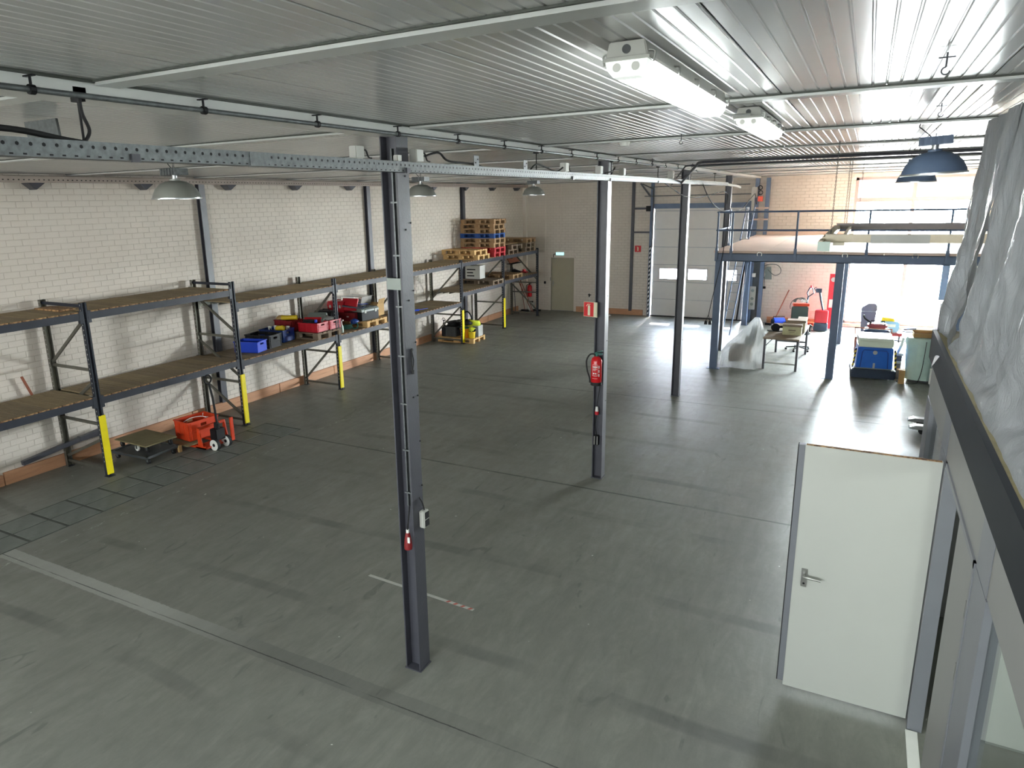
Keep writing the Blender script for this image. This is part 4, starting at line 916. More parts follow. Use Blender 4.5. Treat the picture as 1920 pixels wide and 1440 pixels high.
# bay 5 deck: blue screwdriver thing and white tool
tag(MB().cyl((-7.25, 15.62, Z3 + 0.025), (-7.18, 15.78, Z3 + 0.025), 0.025).cyl((-7.18, 15.78, Z3 + 0.03), (-7.1, 16.1, Z3 + 0.03), 0.008).build('screwdriver', BLUE, smooth=True), 'blue-handled tool lying on the lower shelf right of the first column', 'tool')
wobble('glove', GREENP, (-7.3, 15.4, Z3 + 0.03), (0.09, 0.07, 0.03), 'small green and white glove beside the blue-handled tool', 'glove', seed=22, amp=0.4)
# white box on mid shelf, upper bay
t = thing('document_box', 'white printed box on the dark pallet in the upper bay', 'box', (-7.75, 20.05, 1.521 + 0.146), 0.05)
MB().box(-0.26, 0.26, -0.2, 0.2, 0, 0.42).build('carton', WHITE, t)
pr = MB()
for k in range(3): pr.box(-0.2, -0.2 + [0.3, 0.22, 0.26][k], -0.202, -0.2, 0.28 - k * 0.1, 0.315 - k * 0.1)
pr.build('print', BLACK, t)
tag(MB().cbox((-7.35, 22.95, 1.60), (0.22, 0.16, 0.06)).cyl((-7.35, 22.95, 1.63), (-7.35, 22.95, 1.70), 0.06).build('paint_pot', RED), 'red can at the end of the middle shelf', 'can')
tag(MB().cbox((-7.62, 22.85, 1.62), (0.25, 0.2, 0.1), Euler((0, 0.3, 0)).to_matrix()).build('black_case', BLACK), 'black case behind the red can on the middle shelf', 'case')

# ================================================================== FLOOR PALLET LOAD
zp = 0.146
crate(DGREY, (-7.52, 18.1, zp), 0.04, 0.42, 0.36, 0.30, 'dark grey crate on the floor pallet')
def bucket(m, loc, r, h, label, lid=None):
    t = thing('bucket', label, 'bucket', loc)
    MB().lathe((0, 0, 0), [(0, 0), (r * 0.85, 0), (r, h), (r * 1.06, h), (r * 1.06, h - 0.03), (r * 0.98, h - 0.03)], 20).build('body', m, t, smooth=True)
    if lid: MB().lathe((0, 0, h), [(0, 0.02), (r * 1.05, 0.02), (r * 1.05, -0.01)], 20).build('lid', lid, t, smooth=True)
    return t
bucket(OCHRE, (-7.02, 17.98, zp), 0.14, 0.28, 'orange bucket with green lid on the floor pallet', GREENP)
bucket(YPL, (-6.78, 17.98, zp), 0.11, 0.2, 'small yellow bucket at the front of the floor pallet')
bucket(BLACK, (-7.25, 18.3, zp), 0.15, 0.4, 'black bucket at the back of the floor pallet', BLACK)
tag(MB().box(-6.9, -6.68, 18.02, 18.16, zp, zp + 0.3).build('black_bin', BLACK, bevel=0.01), 'narrow black bin at the front edge of the floor pallet', 'bin')
tag(MB().box(-6.92, -6.68, 18.2, 18.5, zp, zp + 0.32).build('grey_bin', LGREY, bevel=0.01), 'pale grey bin at the right end of the floor pallet', 'bin')
wobble('safety_vest', LIME, (-6.95, 18.3, zp + 0.37), (0.22, 0.2, 0.13), 'lime safety vest draped over the bins', 'vest', seed=31, amp=0.3)
wobble('safety_vest', LIME, (-6.8, 18.02, zp + 0.24), (0.11, 0.1, 0.08), 'small lime vest stuffed in the yellow bucket', 'vest', seed=32, amp=0.35)
wobble('work_jacket', BLACK, (-7.0, 18.1, zp + 0.42), (0.14, 0.12, 0.1), 'black jacket bundled above the orange bucket', 'jacket', seed=33, amp=0.3)
wobble('work_jacket', BLACK, (-7.5, 18.1, zp + 0.36), (0.2, 0.17, 0.1), 'black bundle heaped in the dark grey crate', 'jacket', seed=35, amp=0.3)
t = thing('vacuum_cleaner', 'black vacuum cleaner with arched hose on the floor pallet', 'vacuum cleaner', (-7.45, 18.42, zp))
MB().lathe((0, 0, 0), [(0, 0), (0.16, 0), (0.17, 0.3), (0.12, 0.42), (0, 0.45)], 18).build('body', BLACK, t, smooth=True)
MB().tube(bez([(0.05, 0, 0.42), (0.12, 0.0, 0.62), (0.3, 0.0, 0.7), (0.45, -0.05, 0.55), (0.48, -0.1, 0.4)]), 0.02, 8).build('hose', BLACK, t, smooth=True)
s = thing('pump_sprayer', 'black pressure sprayer at the left of the floor pallet', 'sprayer', (-7.72, 17.95, zp))
MB().lathe((0, 0, 0), [(0, 0), (0.075, 0), (0.08, 0.25), (0.04, 0.33), (0.03, 0.4), (0, 0.4)], 16).build('tank', BLACK, s, smooth=True)
MB().cyl((0, 0, 0.4), (0, 0, 0.48), 0.015).cyl((-0.04, 0, 0.48), (0.04, 0, 0.48), 0.012).build('pump_handle', BLACK, s)
MB().tube(bez([(0.03, 0, 0.36), (0.06, 0, 0.48), (0.02, -0.05, 0.56), (-0.05, -0.03, 0.5)]), 0.007).build('hose', RUB, s)

# ================================================================== DOLLIES, ORANGE CRATE, PALLET JACK
def caster(par, x, y, r, m=RUB, z=None):
    z = r if z is None else z
    MB().cyl((x, y - 0.014, z), (x, y + 0.014, z), r, n=14).build('caster_wheel', m, par, smooth=True)
    MB().box(x - 0.02, x + 0.02, y - 0.022, y - 0.016, z - 0.01, z + r + 0.015).box(x - 0.02, x + 0.02, y + 0.016, y + 0.022, z - 0.01, z + r + 0.015).box(x - 0.03, x + 0.03, y - 0.03, y + 0.03, z + r + 0.01, z + r + 0.018).build('caster_fork', GALV, par)
t = thing('platform_dolly', 'black framed dolly underneath the plywood one', 'dolly', (-7.22, 7.2, 0), 0.06)
MB().box(-0.44, 0.44, -0.34, -0.30, 0.11, 0.15).box(-0.44, 0.44, 0.30, 0.34, 0.11, 0.15).box(-0.44, -0.4, -0.34, 0.34, 0.11, 0.15).box(0.4, 0.44, -0.34, 0.34, 0.11, 0.15).build('frame', DGREY, t)
MB().box(-0.4, 0.4, -0.30, 0.30, 0.125, 0.135).build('platform', DGREY, t)
for x in (-0.36, 0.36):
    for y in (-0.26, 0.26): caster(t, x, y, 0.045)
MB().box(0.42, 0.46, 0.3, 0.36, 0.02, 0.14).build('wood_block', CARD, t)
t = thing('platform_dolly', 'worn plywood dolly stacked upside on top of the black frame', 'dolly', (-7.28, 7.28, 0.152), -0.03)
MB().box(-0.42, 0.42, -0.3, 0.3, 0.125, 0.145).build('platform', PLY, t)
for x, y, mm in ((-0.34, -0.22, RUB), (0.34, -0.22, RUB), (-0.34, 0.22, RUB), (0.34, 0.22, RUB), (0.1, -0.24, WHITE)): caster(t, x, y, 0.05, mm)
t = crate(ORANGE, (-7.0, 8.12, 0.12), -0.1, 0.42, 0.6, 0.34, 'orange plastic crate on the small orange pallet truck')
MB().tube(bez([(-0.1, -0.2, 0.28), (0.0, -0.1, 0.35), (0.1, 0.05, 0.36), (0.12, 0.15, 0.3)]), 0.007).tube(bez([(0.0, 0.15, 0.38), (-0.05, 0.18, 0.3), (0.0, 0.25, 0.28)]), 0.006).build('white_cord', WHITE, t)
MB().box(-0.18, 0.18, -0.26, 0.26, 0.12, 0.2).build('contents', ORANGE, t)
t = thing('board_offcut', 'thin plywood offcut under the front of the orange crate', 'board', (-6.98, 7.78, 0.085), 0.0)
MB().box(-0.32, 0.26, -0.12, 0.2, 0, 0.015).build('board', PLY, t)
t = thing('pallet_truck', 'small orange hand pallet truck with upright black handle under the rack', 'pallet truck', (-6.52, 7.98, 0), 0.0)
for yy in (-0.13, 0.27): MB().box(-0.75, -0.05, yy - 0.07, yy + 0.07, 0.04, 0.075).build('fork', ORP, t)
MB().prism([(-0.12, 0.05), (0.12, 0.05), (0.12, 0.1), (0.05, 0.1), (0.0, 0.42), (-0.05, 0.42), (-0.06, 0.1), (-0.12, 0.1)], 'y', -0.22, -0.2).prism([(-0.12, 0.05), (0.12, 0.05), (0.12, 0.1), (0.05, 0.1), (0.0, 0.42), (-0.05, 0.42), (-0.06, 0.1), (-0.12, 0.1)], 'y', 0.34, 0.36).box(-0.05, 0.0, -0.2, 0.34, 0.38, 0.42).box(-0.14, 0.12, -0.22, 0.36, 0.05, 0.075).build('chassis', ORP, t)
MB().cbox((0.12, 0.07, 0.26), (0.16, 0.2, 0.2)).cyl((0.12, 0.07, 0.3), (0.12, 0.07, 0.46), 0.05).build('pump_unit', BLACK, t, bevel=0.01)
for yy in (-0.06, 0.2):
    wv = MB().cyl((0.18, yy - 0.03, 0.1), (0.18, yy + 0.03, 0.1), 0.1, n=24).build('steer_wheel', WHITE, t, smooth=True)
    MB().cyl((0.18, yy - 0.035, 0.1), (0.18, yy + 0.035, 0.1), 0.03, n=14).build('hub', BLACK, wv, smooth=True)
    MB().lathe((0.18, yy, 0.1), [(0.097, -0.031), (0.102, -0.031), (0.102, 0.031), (0.097, 0.031)], 24, 'y').build('tyre', RUB, wv, smooth=True)
MB().tube([(0.14, 0.07, 0.4), (0.06, 0.1, 0.9), (-0.04, 0.14, 1.12)], 0.02, 10).tube(arc((-0.06, 0.14, 1.2), 0.075, 0, 360, 16, 'yz')[:-1], 0.014, 8, closed=True).build('handle', BLACK, t, smooth=True)
MB().box(0.2, 0.23, 0.28, 0.34, 0.08, 0.5).build('load_backrest', ORP, t)
# beam lying by the wall
tag(MB().bar((XL + 0.16, 5.6, 0.3), (XL + 0.13, 7.0, 0.44), 0.07, 0.07).box(XL + 0.1, XL + 0.18, 6.55, 6.98, 0.36, 0.44).build('offcut_beam', STEEL), 'dark beam propped along the skirting behind the first frame', 'beam')
tag(MB().bar((XL + 0.08, 6.0, 1.2), (XL + 0.08, 5.86, 1.62), 0.03, 0.03).build('rust_bar', COPP), 'short rusty bar leaning at the wall behind the first frame', 'bar')
tag(MB().box(XL + 0.01, XL + 0.1, 4.75, 5.0, 1.42, 1.48).build('cable_trunking', LGREY), 'grey trunking piece on the wall above the left lower shelf', 'trunking')

# ================================================================== FAR LEFT CORNER GOODS
t = thing('fire_extinguisher', 'red fire extinguisher on the far corner wall behind the rack end', 'fire extinguisher', (-7.85, Y1 - 0.12, 0.5))
MB().lathe((0, 0, 0), [(0, 0), (0.08, 0), (0.085, 0.02), (0.085, 0.38), (0.06, 0.43), (0.02, 0.45), (0, 0.45)], 20).build('cylinder', REDP, t, smooth=True)
MB().cyl((0, 0, 0.45), (0, 0, 0.5), 0.02).box(-0.02, 0.08, -0.01, 0.01, 0.5, 0.52).build('valve', BLACK, t)
MB().tube(bez([(-0.02, 0, 0.47), (-0.12, 0, 0.42), (-0.15, 0, 0.2), (-0.12, 0, 0.0)]), 0.012).build('hose', RUB, t)
t = thing('jerrycan', 'white canister on the floor in the far corner', 'canister', (-7.72, Y1 - 0.25, 0))
MB().box(-0.11, 0.11, -0.09, 0.09, 0, 0.3).build('body', WHITE, t, bevel=0.02); MB().cyl((0.04, 0, 0.3), (0.04, 0, 0.35), 0.03).box(-0.08, 0.0, -0.012, 0.012, 0.32, 0.345).build('cap', BLACK, t)
for k, (a, c, m, lab) in enumerate((((-7.6, Y1 - 0.08, 1.65), (-7.45, Y1 - 0.35, 0.02), COPP, 'brown broom handle leaning at the right of the far corner'), ((-8.0, 23.9, 1.5), (-7.85, 24.1, 0.02), COPP, 'brown handle leaning beside the corner extinguisher'), ((-8.06, 23.5, 1.7), (-8.0, 23.6, 0.03), STEEL, 'dark handle leaning on the left wall near the corner'))):
    t = thing('broom', lab, 'broom', (0, 0, 0)); MB().tube([a, c], 0.013, 8).build('handle', m, t); MB().cbox((c[0], c[1], 0.03), (0.3, 0.06, 0.06)).build('brush_head', BLACK, t)
for k in range(2): tag(MB().bar((-7.98 + 0.1 * k, 23.75, 1.25), (-7.5 + 0.06 * k, 23.95, 0.02), 0.05, 0.03).build('timber_batten', COPP), ['leaning brown batten at the rack end, left one', 'leaning brown batten at the rack end, right one'][k], 'batten')
t = thing('wall_shelf', 'small brown shelf board on pegs high in the far left corner', 'shelf', (XL + 0.001, 23.4, 2.0))
MB().cbox((0.14, 0, 0), (0.03, 0.9, 0.25), Euler((0, -0.6, 0)).to_matrix()).build('board', COPP, t)
pg = MB()
for k in range(9): pg.cyl((0.05, -0.4 + k * 0.1, -0.14), (0.3, -0.4 + k * 0.1, -0.14), 0.01, n=6)
pg.build('peg', BLACK, t)
# exit light, conduits, switch, tap, sign
t = thing('exit_light', 'lit pale emergency light box above the far door', 'lamp', (-6.65, Y1 - 0.001, 2.07))
MB().box(-0.16, 0.16, -0.06, 0, 0, 0.12).build('housing', WHITE, t, bevel=0.01); MB().box(-0.155, 0.155, -0.066, -0.058, 0.008, 0.112).build('lit_face', EXITM, t)
MB().tube(bez([(-0.17, -0.03, 0.05), (-0.25, -0.03, 0.03), (-0.27, -0.02, -0.07)]), 0.012).build('cable', RUB, t)
tag(MB().cyl((-6.64, Y1 - 0.02, 2.19), (-6.64, Y1 - 0.02, 4.6), 0.011, n=8).build('wall_conduit', BR), 'cream conduit rising from the exit light', 'conduit')
tag(MB().cyl((-7.26, Y1 - 0.02, 1.1), (-7.26, Y1 - 0.02, 4.6), 0.011, n=8).build('wall_conduit', BR), 'cream conduit left of the far door', 'conduit')
tag(MB().box(-7.29, -7.23, Y1 - 0.05, Y1 - 0.001, 1.0, 1.09).build('light_switch', BLACK), 'black switch at the foot of the left conduit', 'switch')
t = thing('water_tap', 'small black tap on the far wall right of the door', 'tap', (-5.49, Y1 - 0.001, 0.62))
MB().cyl((0, 0, 0), (0, -0.06, 0), 0.018).box(-0.05, 0.07, -0.05, -0.04, 0.02, 0.05).cyl((0, -0.05, -0.05), (0, -0.05, 0.08), 0.016).build('valve', BLACK, t)
MB().cyl((0, -0.02, -0.6), (0, -0.02, -0.05), 0.012, n=8).build('pipe', WHITE, t)
t = thing('fire_extinguisher_sign', 'small red extinguisher sign on the far wall left of the overhead door', 'sign', (-3.75, Y1 - 0.001, 2.34))
MB().box(-0.11, 0.11, -0.004, 0, -0.11, 0.11).build('plate', SIGNR, t); MB().box(-0.025, 0.025, -0.006, -0.004, -0.07, 0.05).box(-0.04, 0.005, -0.006, -0.004, 0.05, 0.07).build('symbol', LUM, t)
tag(wobble('paper_scrap', WHITE, (-4.6, 24.0, 0.03), (0.14, 0.08, 0.05), seed=41, amp=0.3), 'crumpled white scrap on the floor near the far skirting', 'scrap')
# floor tape
t = thing('floor_tape', 'strip of white tape with red hatching stuck on the floor behind the nearest column', 'tape', (-0.68, 5.665, 0.0), -0.06)
MB().box(-0.70, 0.70, -0.02, 0.02, 0.0005, 0.0018).build('strip', LGREY, t)
rm = MB()
for k in range(4):
    x = 0.36 + k * 0.09; rm.add([(x, -0.02, 0.0022), (x + 0.035, -0.02, 0.0022), (x + 0.055, 0.02, 0.0022), (x + 0.02, 0.02, 0.0022)], [(0, 1, 2, 3)])
rm.build('red_hatching', mat('faded_red', 'b5655c', 0.7), t)

# ================================================================== LUMINAIRES
def tube_light(loc, ln, label, n=4, lit=True):
    t = thing('tube_light', label, 'ceiling light', loc, 0, 'fluorescent ceiling lights'); hw = 0.078; L = ln / 2
    MB().prism([(-hw + 0.012, 0.0), (-hw, -0.055), (hw, -0.055), (hw - 0.012, 0.0)], 'y', -L, L).build('housing', LGREY, t, bevel=0.004)
    MB().box(-hw - 0.008, hw + 0.008, -L - 0.008, L + 0.008, -0.066, -0.055).build('gasket_rim', LGREY, t)
    prof = [(-hw, -0.066), (-hw + 0.006, -0.095), (-hw + 0.03, -0.122), (hw - 0.03, -0.122), (hw - 0.006, -0.095), (hw, -0.066)]
    MB().prism(prof, 'y', -L + 0.07, L - 0.002).build('diffuser', TUBEM, t, smooth=True)
    MB().prism(prof, 'y', -L, -L + 0.069).build('diffuser_end', ENDM, t)
    for s in (-0.035, 0.035): MB().cyl((s, -L - 0.0015, -0.088), (s, -L + 0.0, -0.088), 0.016, n=12).build('tube_cap', WHITE, t)
    MB().cyl((0.0, -L - 0.003, -0.028), (0.0, -L, -0.028), 0.016, n=16).build('knockout', DGREY, t)
    for k in range(n + 1):
        y = -L + 0.03 + k * (ln - 0.06) / n
        for s in (1, -1): MB().tube(bez([(s * (hw - 0.01), y, -0.035), (s * (hw + 0.018), y, -0.04), (s * (hw + 0.014), y, -0.075)], 4), 0.004, 6).build('clip', CHROME, t)
    return t
tube_light((2.37, 3.50, 4.655), 1.62, 'large lit tube light nearest the camera on the ceiling')
tube_light((2.45, 5.78, 4.655), 1.32, 'smaller lit tube light following the large one')
tag(MB().tube(bez([(2.37, 4.32, 4.61), (2.42, 4.5, 4.56), (2.46, 4.8, 4.58), (2.46, 5.11, 4.61)]), 0.008).build('lamp_cable', WHITE), 'white cable linking the two tube lights', 'cable')
for k, (x, y) in enumerate(((2.3, 0.43), (2.3, -1.62), (-3.6, -1.62), (-3.6, -4.12))): tube_light((x, y, 4.655), 1.5, ['added unseen tube light above and behind the camera', 'added unseen tube light farther behind the camera', 'added tube light over the unseen near left bay', 'added tube light over the unseen near left corner'][k])  # out-of-view tubes added to brighten the near hall
tube_light((4.9, 3.9, 2.595), 1.3, 'tube light on the ceiling inside the glazed office')
def dome(loc, r, label, m, gear=True, tilt=0.0):
    t = thing('dome_lamp', label, 'pendant lamp', loc, 0, 'industrial dome lamps'); t.rotation_euler = (0, tilt, 0)
    MB().lathe((0, 0, 0), [(r, 0), (r * 0.97, 0.03), (r * 0.86, 0.085), (r * 0.66, 0.135), (r * 0.4, 0.165), (r * 0.22, 0.172), (r * 0.22, 0.19), (0, 0.19), (0, 0.18), (r * 0.4, 0.155), (r * 0.64, 0.127), (r * 0.84, 0.077), (r * 0.95, 0.025), (r * 0.975, 0)], 36).build('shade', m, t, smooth=True)
    MB().lathe((0, 0, 0), [(r, 0.004), (r + 0.008, 0.002), (r + 0.008, -0.01), (r - 0.006, -0.01), (r - 0.006, 0.0)], 36).build('rim', ALU, t, smooth=True)
    MB().cyl((0, 0, 0.19), (0, 0, 0.225), 0.025).build('neck', ALU, t)
    if gear:
        g = MB().box(-0.11, 0.11, -0.07, 0.07, 0.225, 0.29)
        for k in range(6): g.box(-0.115 + k * 0.042, -0.095 + k * 0.042, -0.078, 0.078, 0.225, 0.29)
        g.build('gear_box', m if m is STEELB else GALV, t)
    hz = 4.66 - loc[2]
    ch = MB(); z = 0.29; k = 0
    while z < hz - 0.03:
        a = arc((0, 0, z + 0.015), 0.012, 0, 360, 8, 'xz' if k % 2 else 'yz')[:-1]; ch.tube(a, 0.0025, 5, closed=True); z += 0.02; k += 1
    ch.build('hook_chain', GALV, t)
    MB().tube(bez([(-0.03, 0, 0.29), (-0.1, 0, 0.36), (-0.12, 0, 0.38), (-0.11, 0, hz)]), 0.004, 6).build('cord', RUB, t)
    return t
DOMEM = mat('satin_grey_shade', '93958e', 0.4, metal=0.25, var=0.06)
dome((-3.02, 5.05, 4.20), 0.235, 'grey dome lamp hanging nearest, over the left bays', DOMEM)
dome((-3.08, 9.75, 4.20), 0.235, 'grey dome lamp partly behind the nearest column', DOMEM)
dome((-3.1, 14.2, 4.20), 0.235, 'grey dome lamp in front of the far left corner', DOMEM)
dome((3.64, 7.15, 4.24), 0.235, 'dark dome lamp against the bright window, the nearer of two', STEELB, tilt=-0.05)
dome((3.72, 11.4, 4.22), 0.235, 'dark dome lamp half hidden behind the nearer dark one', STEELB)
tag(MB().lathe((1.0, 7.18, 4.60), [(0, 0), (0.045, 0), (0.05, 0.03), (0.06, 0.05), (0.0, 0.055)], 16).build('smoke_detector', WHITE, smooth=True), 'small white detector on the ceiling before the second column', 'detector')
for k, (x, y) in enumerate(((3.42, 3.7), (3.55, 5.75), (0.3, 10.9), (1.62, 6.9), (0.4, 13.2))):
    tag(MB().cyl((x, y, 4.6), (x, y, 4.657), 0.004, n=6).box(x - 0.03, x + 0.03, y - 0.004, y + 0.004, 4.635, 4.64).tube(arc((x, y, 4.585), 0.015, 90, 360, 8, 'xz'), 0.003, 6).build('ceiling_hook', STEEL), ['small hook in the ceiling at upper right', 'small hook in the ceiling above the plastic sheet corner', 'small cross hook in the ceiling left of the third column', 'small hook in the ceiling left of the small tube light', 'dark cross hook beside the third column'][k], 'hook')

# ================================================================== SUSPENDED FRAME
t = thing('suspended_frame', 'cream steel frame hung on chains in front of the bright window', 'frame', (2.80, 9.0, 3.56))
FX, FYL = 2.6, 3.2
MB().box(0, FX, -0.04, 0.04, 0, 0.09).build('front_rail', HFR, t); MB().box(0, FX, FYL - 0.04, FYL + 0.04, 0, 0.09).build('rear_rail', MAUV, t)
MB().box(-0.03, 0.05, 0, FYL, 0.0, 0.06).build('side_rail', HFR, t); MB().box(0.16, 0.2, 0, FYL, 0.0, 0.05).build('side_rail', HFR, t); MB().box(FX - 0.06, FX, 0, FYL, 0, 0.07).build('side_rail', HFR, t)
MB().box(-0.05, 0.07, -0.42, -0.36, -0.07, 0.03).cyl((0, -0.425, -0.0), (0, -0.42, -0.0), 0.012).build('end_box', MINT, t)
MB().box(-0.045, -0.005, -0.4, 0.1, 0.0, 0.04).box(0.09, 0.2, -0.2, -0.1, -0.02, 0.01).build('arm', HFR, t)
MB().box(0.45, 1.0, -0.045, -0.04, -0.005, 0.085).build('splice_plate', LGREY, t)
def chain(p, z0, z1, parent, name='chain', m=GALV, s=0.011):
    ch = MB(); z = z0; k = 0
    while z < z1:
        ch.tube([(p[0] + (dx if k % 2 else 0), p[1] + (0 if k % 2 else dx), z + dz) for dx, dz in ((-s * .5, 0), (s * .5, 0), (s * .5, s * 2), (-s * .5, s * 2))], 0.0028, 4, closed=True); z += s * 1.9; k += 1
    return ch.build(name, m, parent, kind='stuff' if parent is None else None)
for (x, y) in ((0.1, FYL), (0.13, FYL - 0.1), (0.28, FYL - 0.3), (FX - 0.1, FYL)): chain((x, y), 0.09, 1.08, t)
chain((0.05, 0.05), 0.09, 1.08, t)

# ================================================================== MEZZANINE
YM = 17.45
t = thing('mezzanine', 'blue-grey steel mezzanine platform with timber deck and railing', 'mezzanine', (0, 0, 0))
MB().box(0.14, 5.9, YM - 0.09, YM - 0.075, 2.60, 2.79).box(0.14, 5.9, YM - 0.09, YM, 2.775, 2.79).box(0.14, 5.9, YM - 0.09, YM, 2.60, 2.615).build('front_beam', STEELB, t)
MB().box(0.14, 0.16, YM, 24.5, 2.60, 2.79).build('side_beam', STEELB, t)
MB().box(0.14, 5.9, 21.75, 21.85, 2.60, 2.79).build('rear_beam', STEELB, t)
for k in range(8): MB().box(0.5 + k * 0.68, 0.56 + k * 0.68, YM, 24.5, 2.65, 2.79).build('joist', STEELB, t)
for k in range(5):
    MB().box(0.12 + k * 1.156, 0.12 + (k + 1) * 1.156 - 0.004, YM - 0.1, 21.0, 2.79, 2.845).build('deck_board', PLYD, t)
    MB().box(0.12 + k * 1.156, 0.12 + (k + 1) * 1.156 - 0.004, 21.004, 24.5, 2.79, 2.845).build('deck_board', PLYD, t)
MB().box(0.3, 2.7, 24.45, 24.5, 2.845, 2.98).build('kick_board', PLYD, t)
for (x, y) in ((0.24, YM), (2.78, YM), (5.1, YM), (0.02, 23.9), (2.8, 21.8), (5.1, 21.8)):
    p = MB().box(x - 0.08, x + 0.08, y - 0.08, y + 0.08, 0.01, 2.6).build('post', STEELB, t, bevel=0.004)
    MB().box(x - 0.15, x + 0.15, y - 0.09, y + 0.09, 0, 0.01).build('base_plate', STEELB, p)
# railing
RT = 3.72
MB().tube([(0.16, YM - 0.11, RT), (5.9, YM - 0.11, RT)], 0.021, 8).build('top_rail', STEELB, t, smooth=True)
MB().tube([(0.16, YM - 0.11, 3.31), (5.9, YM - 0.11, 3.31)], 0.021, 8).build('mid_rail', STEELB, t, smooth=True)
MB().tube([(0.16, YM - 0.11, RT), (0.16, YM + 1.7, RT)], 0.021, 8).build('top_rail', STEELB, t, smooth=True)
MB().tube([(0.16, YM - 0.11, 3.31), (0.16, YM + 1.7, 3.31)], 0.021, 8).build('mid_rail', STEELB, t, smooth=True)
for (x, y) in ((0.18, YM - 0.11), (0.5, YM - 0.11), (1.86, YM - 0.11), (3.25, YM - 0.11), (4.7, YM - 0.11), (0.16, YM + 1.7)):
    s = MB().tube([(x, y, 2.66), (x, y, RT)], 0.022, 8).build('baluster', STEELB, t, smooth=True)
    MB().box(x - 0.03, x + 0.03, y - 0.03, y + 0.03, 2.64, 2.9).build('foot_clamp', STEELB, s)
for x in (1.12, 2.85, 4.15): MB().tube(arc((x, YM - 0.11, 2.77), 0.05, -40, 220, 10, 'xz'), 0.009, 6).build('lifting_shackle', CHROME, t, smooth=True)
# ladder
t = thing('ladder', 'dark steel ladder leaning steeply up to the mezzanine', 'ladder', (-0.1, 21.95, 0))
for s in (-0.11, 0.11): MB().bar((s - 0.12, 0, 0), (s + 0.34, 0.0, 3.75), 0.03, 0.06).build('stile', STEELB, t)
rg = MB().cyl((-0.11, 0, 0), (0.11, 0, 0), 0.016, n=8).mesh('rung', ALU)
for k in range(13):
    o = bpy.data.objects.new('rung', rg); COL.objects.link(o); o.parent = t; z = 0.25 + k * 0.26; o.location = (-0.12 + 0.46 * z / 3.75, 0, z)
t['group'] = 'mezzanine access'
t = thing('handrail', 'thin dark hand bar standing left of the ladder', 'handrail', (-0.25, 21.9, 0))
MB().tube([(0.12, 0, 3.1), (0.0, 0, 3.05), (0.0, 0, 2.9), (-0.02, 0, 0.75), (0.06, 0, 0.74)], 0.014, 8).build('bar', STEELB, t, smooth=True)
# built up steel column with controls at the door
t = thing('door_column', 'battened steel column with switch boxes between overhead door and brick wall', 'column', (0.2, Y1 - 0.17, 0))
MB().box(-0.2, -0.08, -0.06, 0.06, 0, 4.6).build('leg_profile', STEELB, t); MB().box(0.12, 0.24, -0.06, 0.06, 0, 4.6).build('leg_profile', STEELB, t)
MB().box(-0.08, 0.12, 0.0, 0.02, 0, 2.6).build('back_plate', DGREY, t)
for z in (2.95, 3.3, 3.65): MB().box(-0.2, 0.24, -0.08, -0.06, z, z + 0.05).build('batten', PLYD, t)
t2 = thing('control_box', 'grey plug panel low on the door column', 'control box', (0.16, Y1 - 0.26, 0.45))
MB().box(-0.09, 0.09, -0.06, 0.0, 0, 0.75).build('housing', LGREY, t2, bevel=0.006)
for z in (0.62, 0.36, 0.18): MB().cyl((0, -0.08, z), (0, -0.06, z), 0.05, n=16).build('socket', GREY, t2)
tag(MB().box(0.1, 0.2, Y1 - 0.27, Y1 - 0.18, 1.5, 1.62).build('switch_box', WHITE, bevel=0.004), 'small white switch box midway up the door column', 'switch box')
t2 = thing('door_motor', 'grey motor and gear boxes at the head of the door column', 'motor', (0.02, Y1 - 0.36, 3.9))
MB().box(-0.1, 0.07, -0.08, 0.08, 0.1, 0.42).build('housing', LGREY, t2, bevel=0.01)
for (x, z) in ((0.15, 0.4), (0.17, 0.25)): MB().tube(arc((x, -0.02, z), 0.06, 0, 360, 14, 'xz')[:-1], 0.014, 6, closed=True).build('coil', BLACK, t2)
MB().box(0.1, 0.24, -0.05, 0.05, -0.02, 0.14).build('gear_unit', ORP, t2); MB().box(-0.08, 0.0, -0.05, 0.05, -0.35, 0.1).build('bracket', LGREY, t2)
tag(MB().tube(bez([(0.06, Y1 - 0.45, 3.9), (0.05, Y1 - 0.7, 3.0), (0.02, Y1 - 0.9, 1.9), (-0.03, Y1 - 1.0, 0.9)]), 0.012, 8).build('pull_chain', STEELB), 'dark pull chain hanging down beside the door column', 'chain')
hz = MB()
tag(MB().bar((-0.3, Y1 - 0.15, 0.05), (-0.12, Y1 - 0.2, 2.4), 0.05, 0.05).build('striped_post', BLACK), 'black and white striped post right of the overhead door', 'post')
# cable reel on the wall
t = thing('cable_reel', 'grey cable reel with looped cord high on the lit brick wall', 'cable reel', (0.55, Y1 - 0.001, 1.62))
MB().prism([(-0.1, -0.2), (0.12, -0.2), (0.08, 0.2), (-0.04, 0.2)], 'y', -0.1, 0).build('bracket', GREY, t)
MB().lathe((0, -0.12, 0.06), [(0, -0.02), (0.1, -0.02), (0.1, 0.04), (0, 0.04)], 20, 'y').build('drum', GREY, t, smooth=True)
MB().tube(bez([(0.0, -0.16, 0.12), (0.2, -0.16, -0.05), (0.36, -0.15, 0.0), (0.38, -0.15, 0.15), (0.25, -0.15, 0.28), (0.0, -0.15, 0.28), (-0.25, -0.15, 0.15), (-0.3, -0.15, -0.05), (-0.15, -0.15, -0.15), (-0.08, -0.15, -0.12)]), 0.01, 6).tube([(-0.08, -0.14, -0.12), (-0.07, -0.14, -0.42)], 0.007, 6).build('cord', DGREY, t, smooth=True)
MB().cyl((-0.11, -0.14, -0.46), (-0.03, -0.14, -0.46), 0.04, n=12).build('plug', BLACK, t)
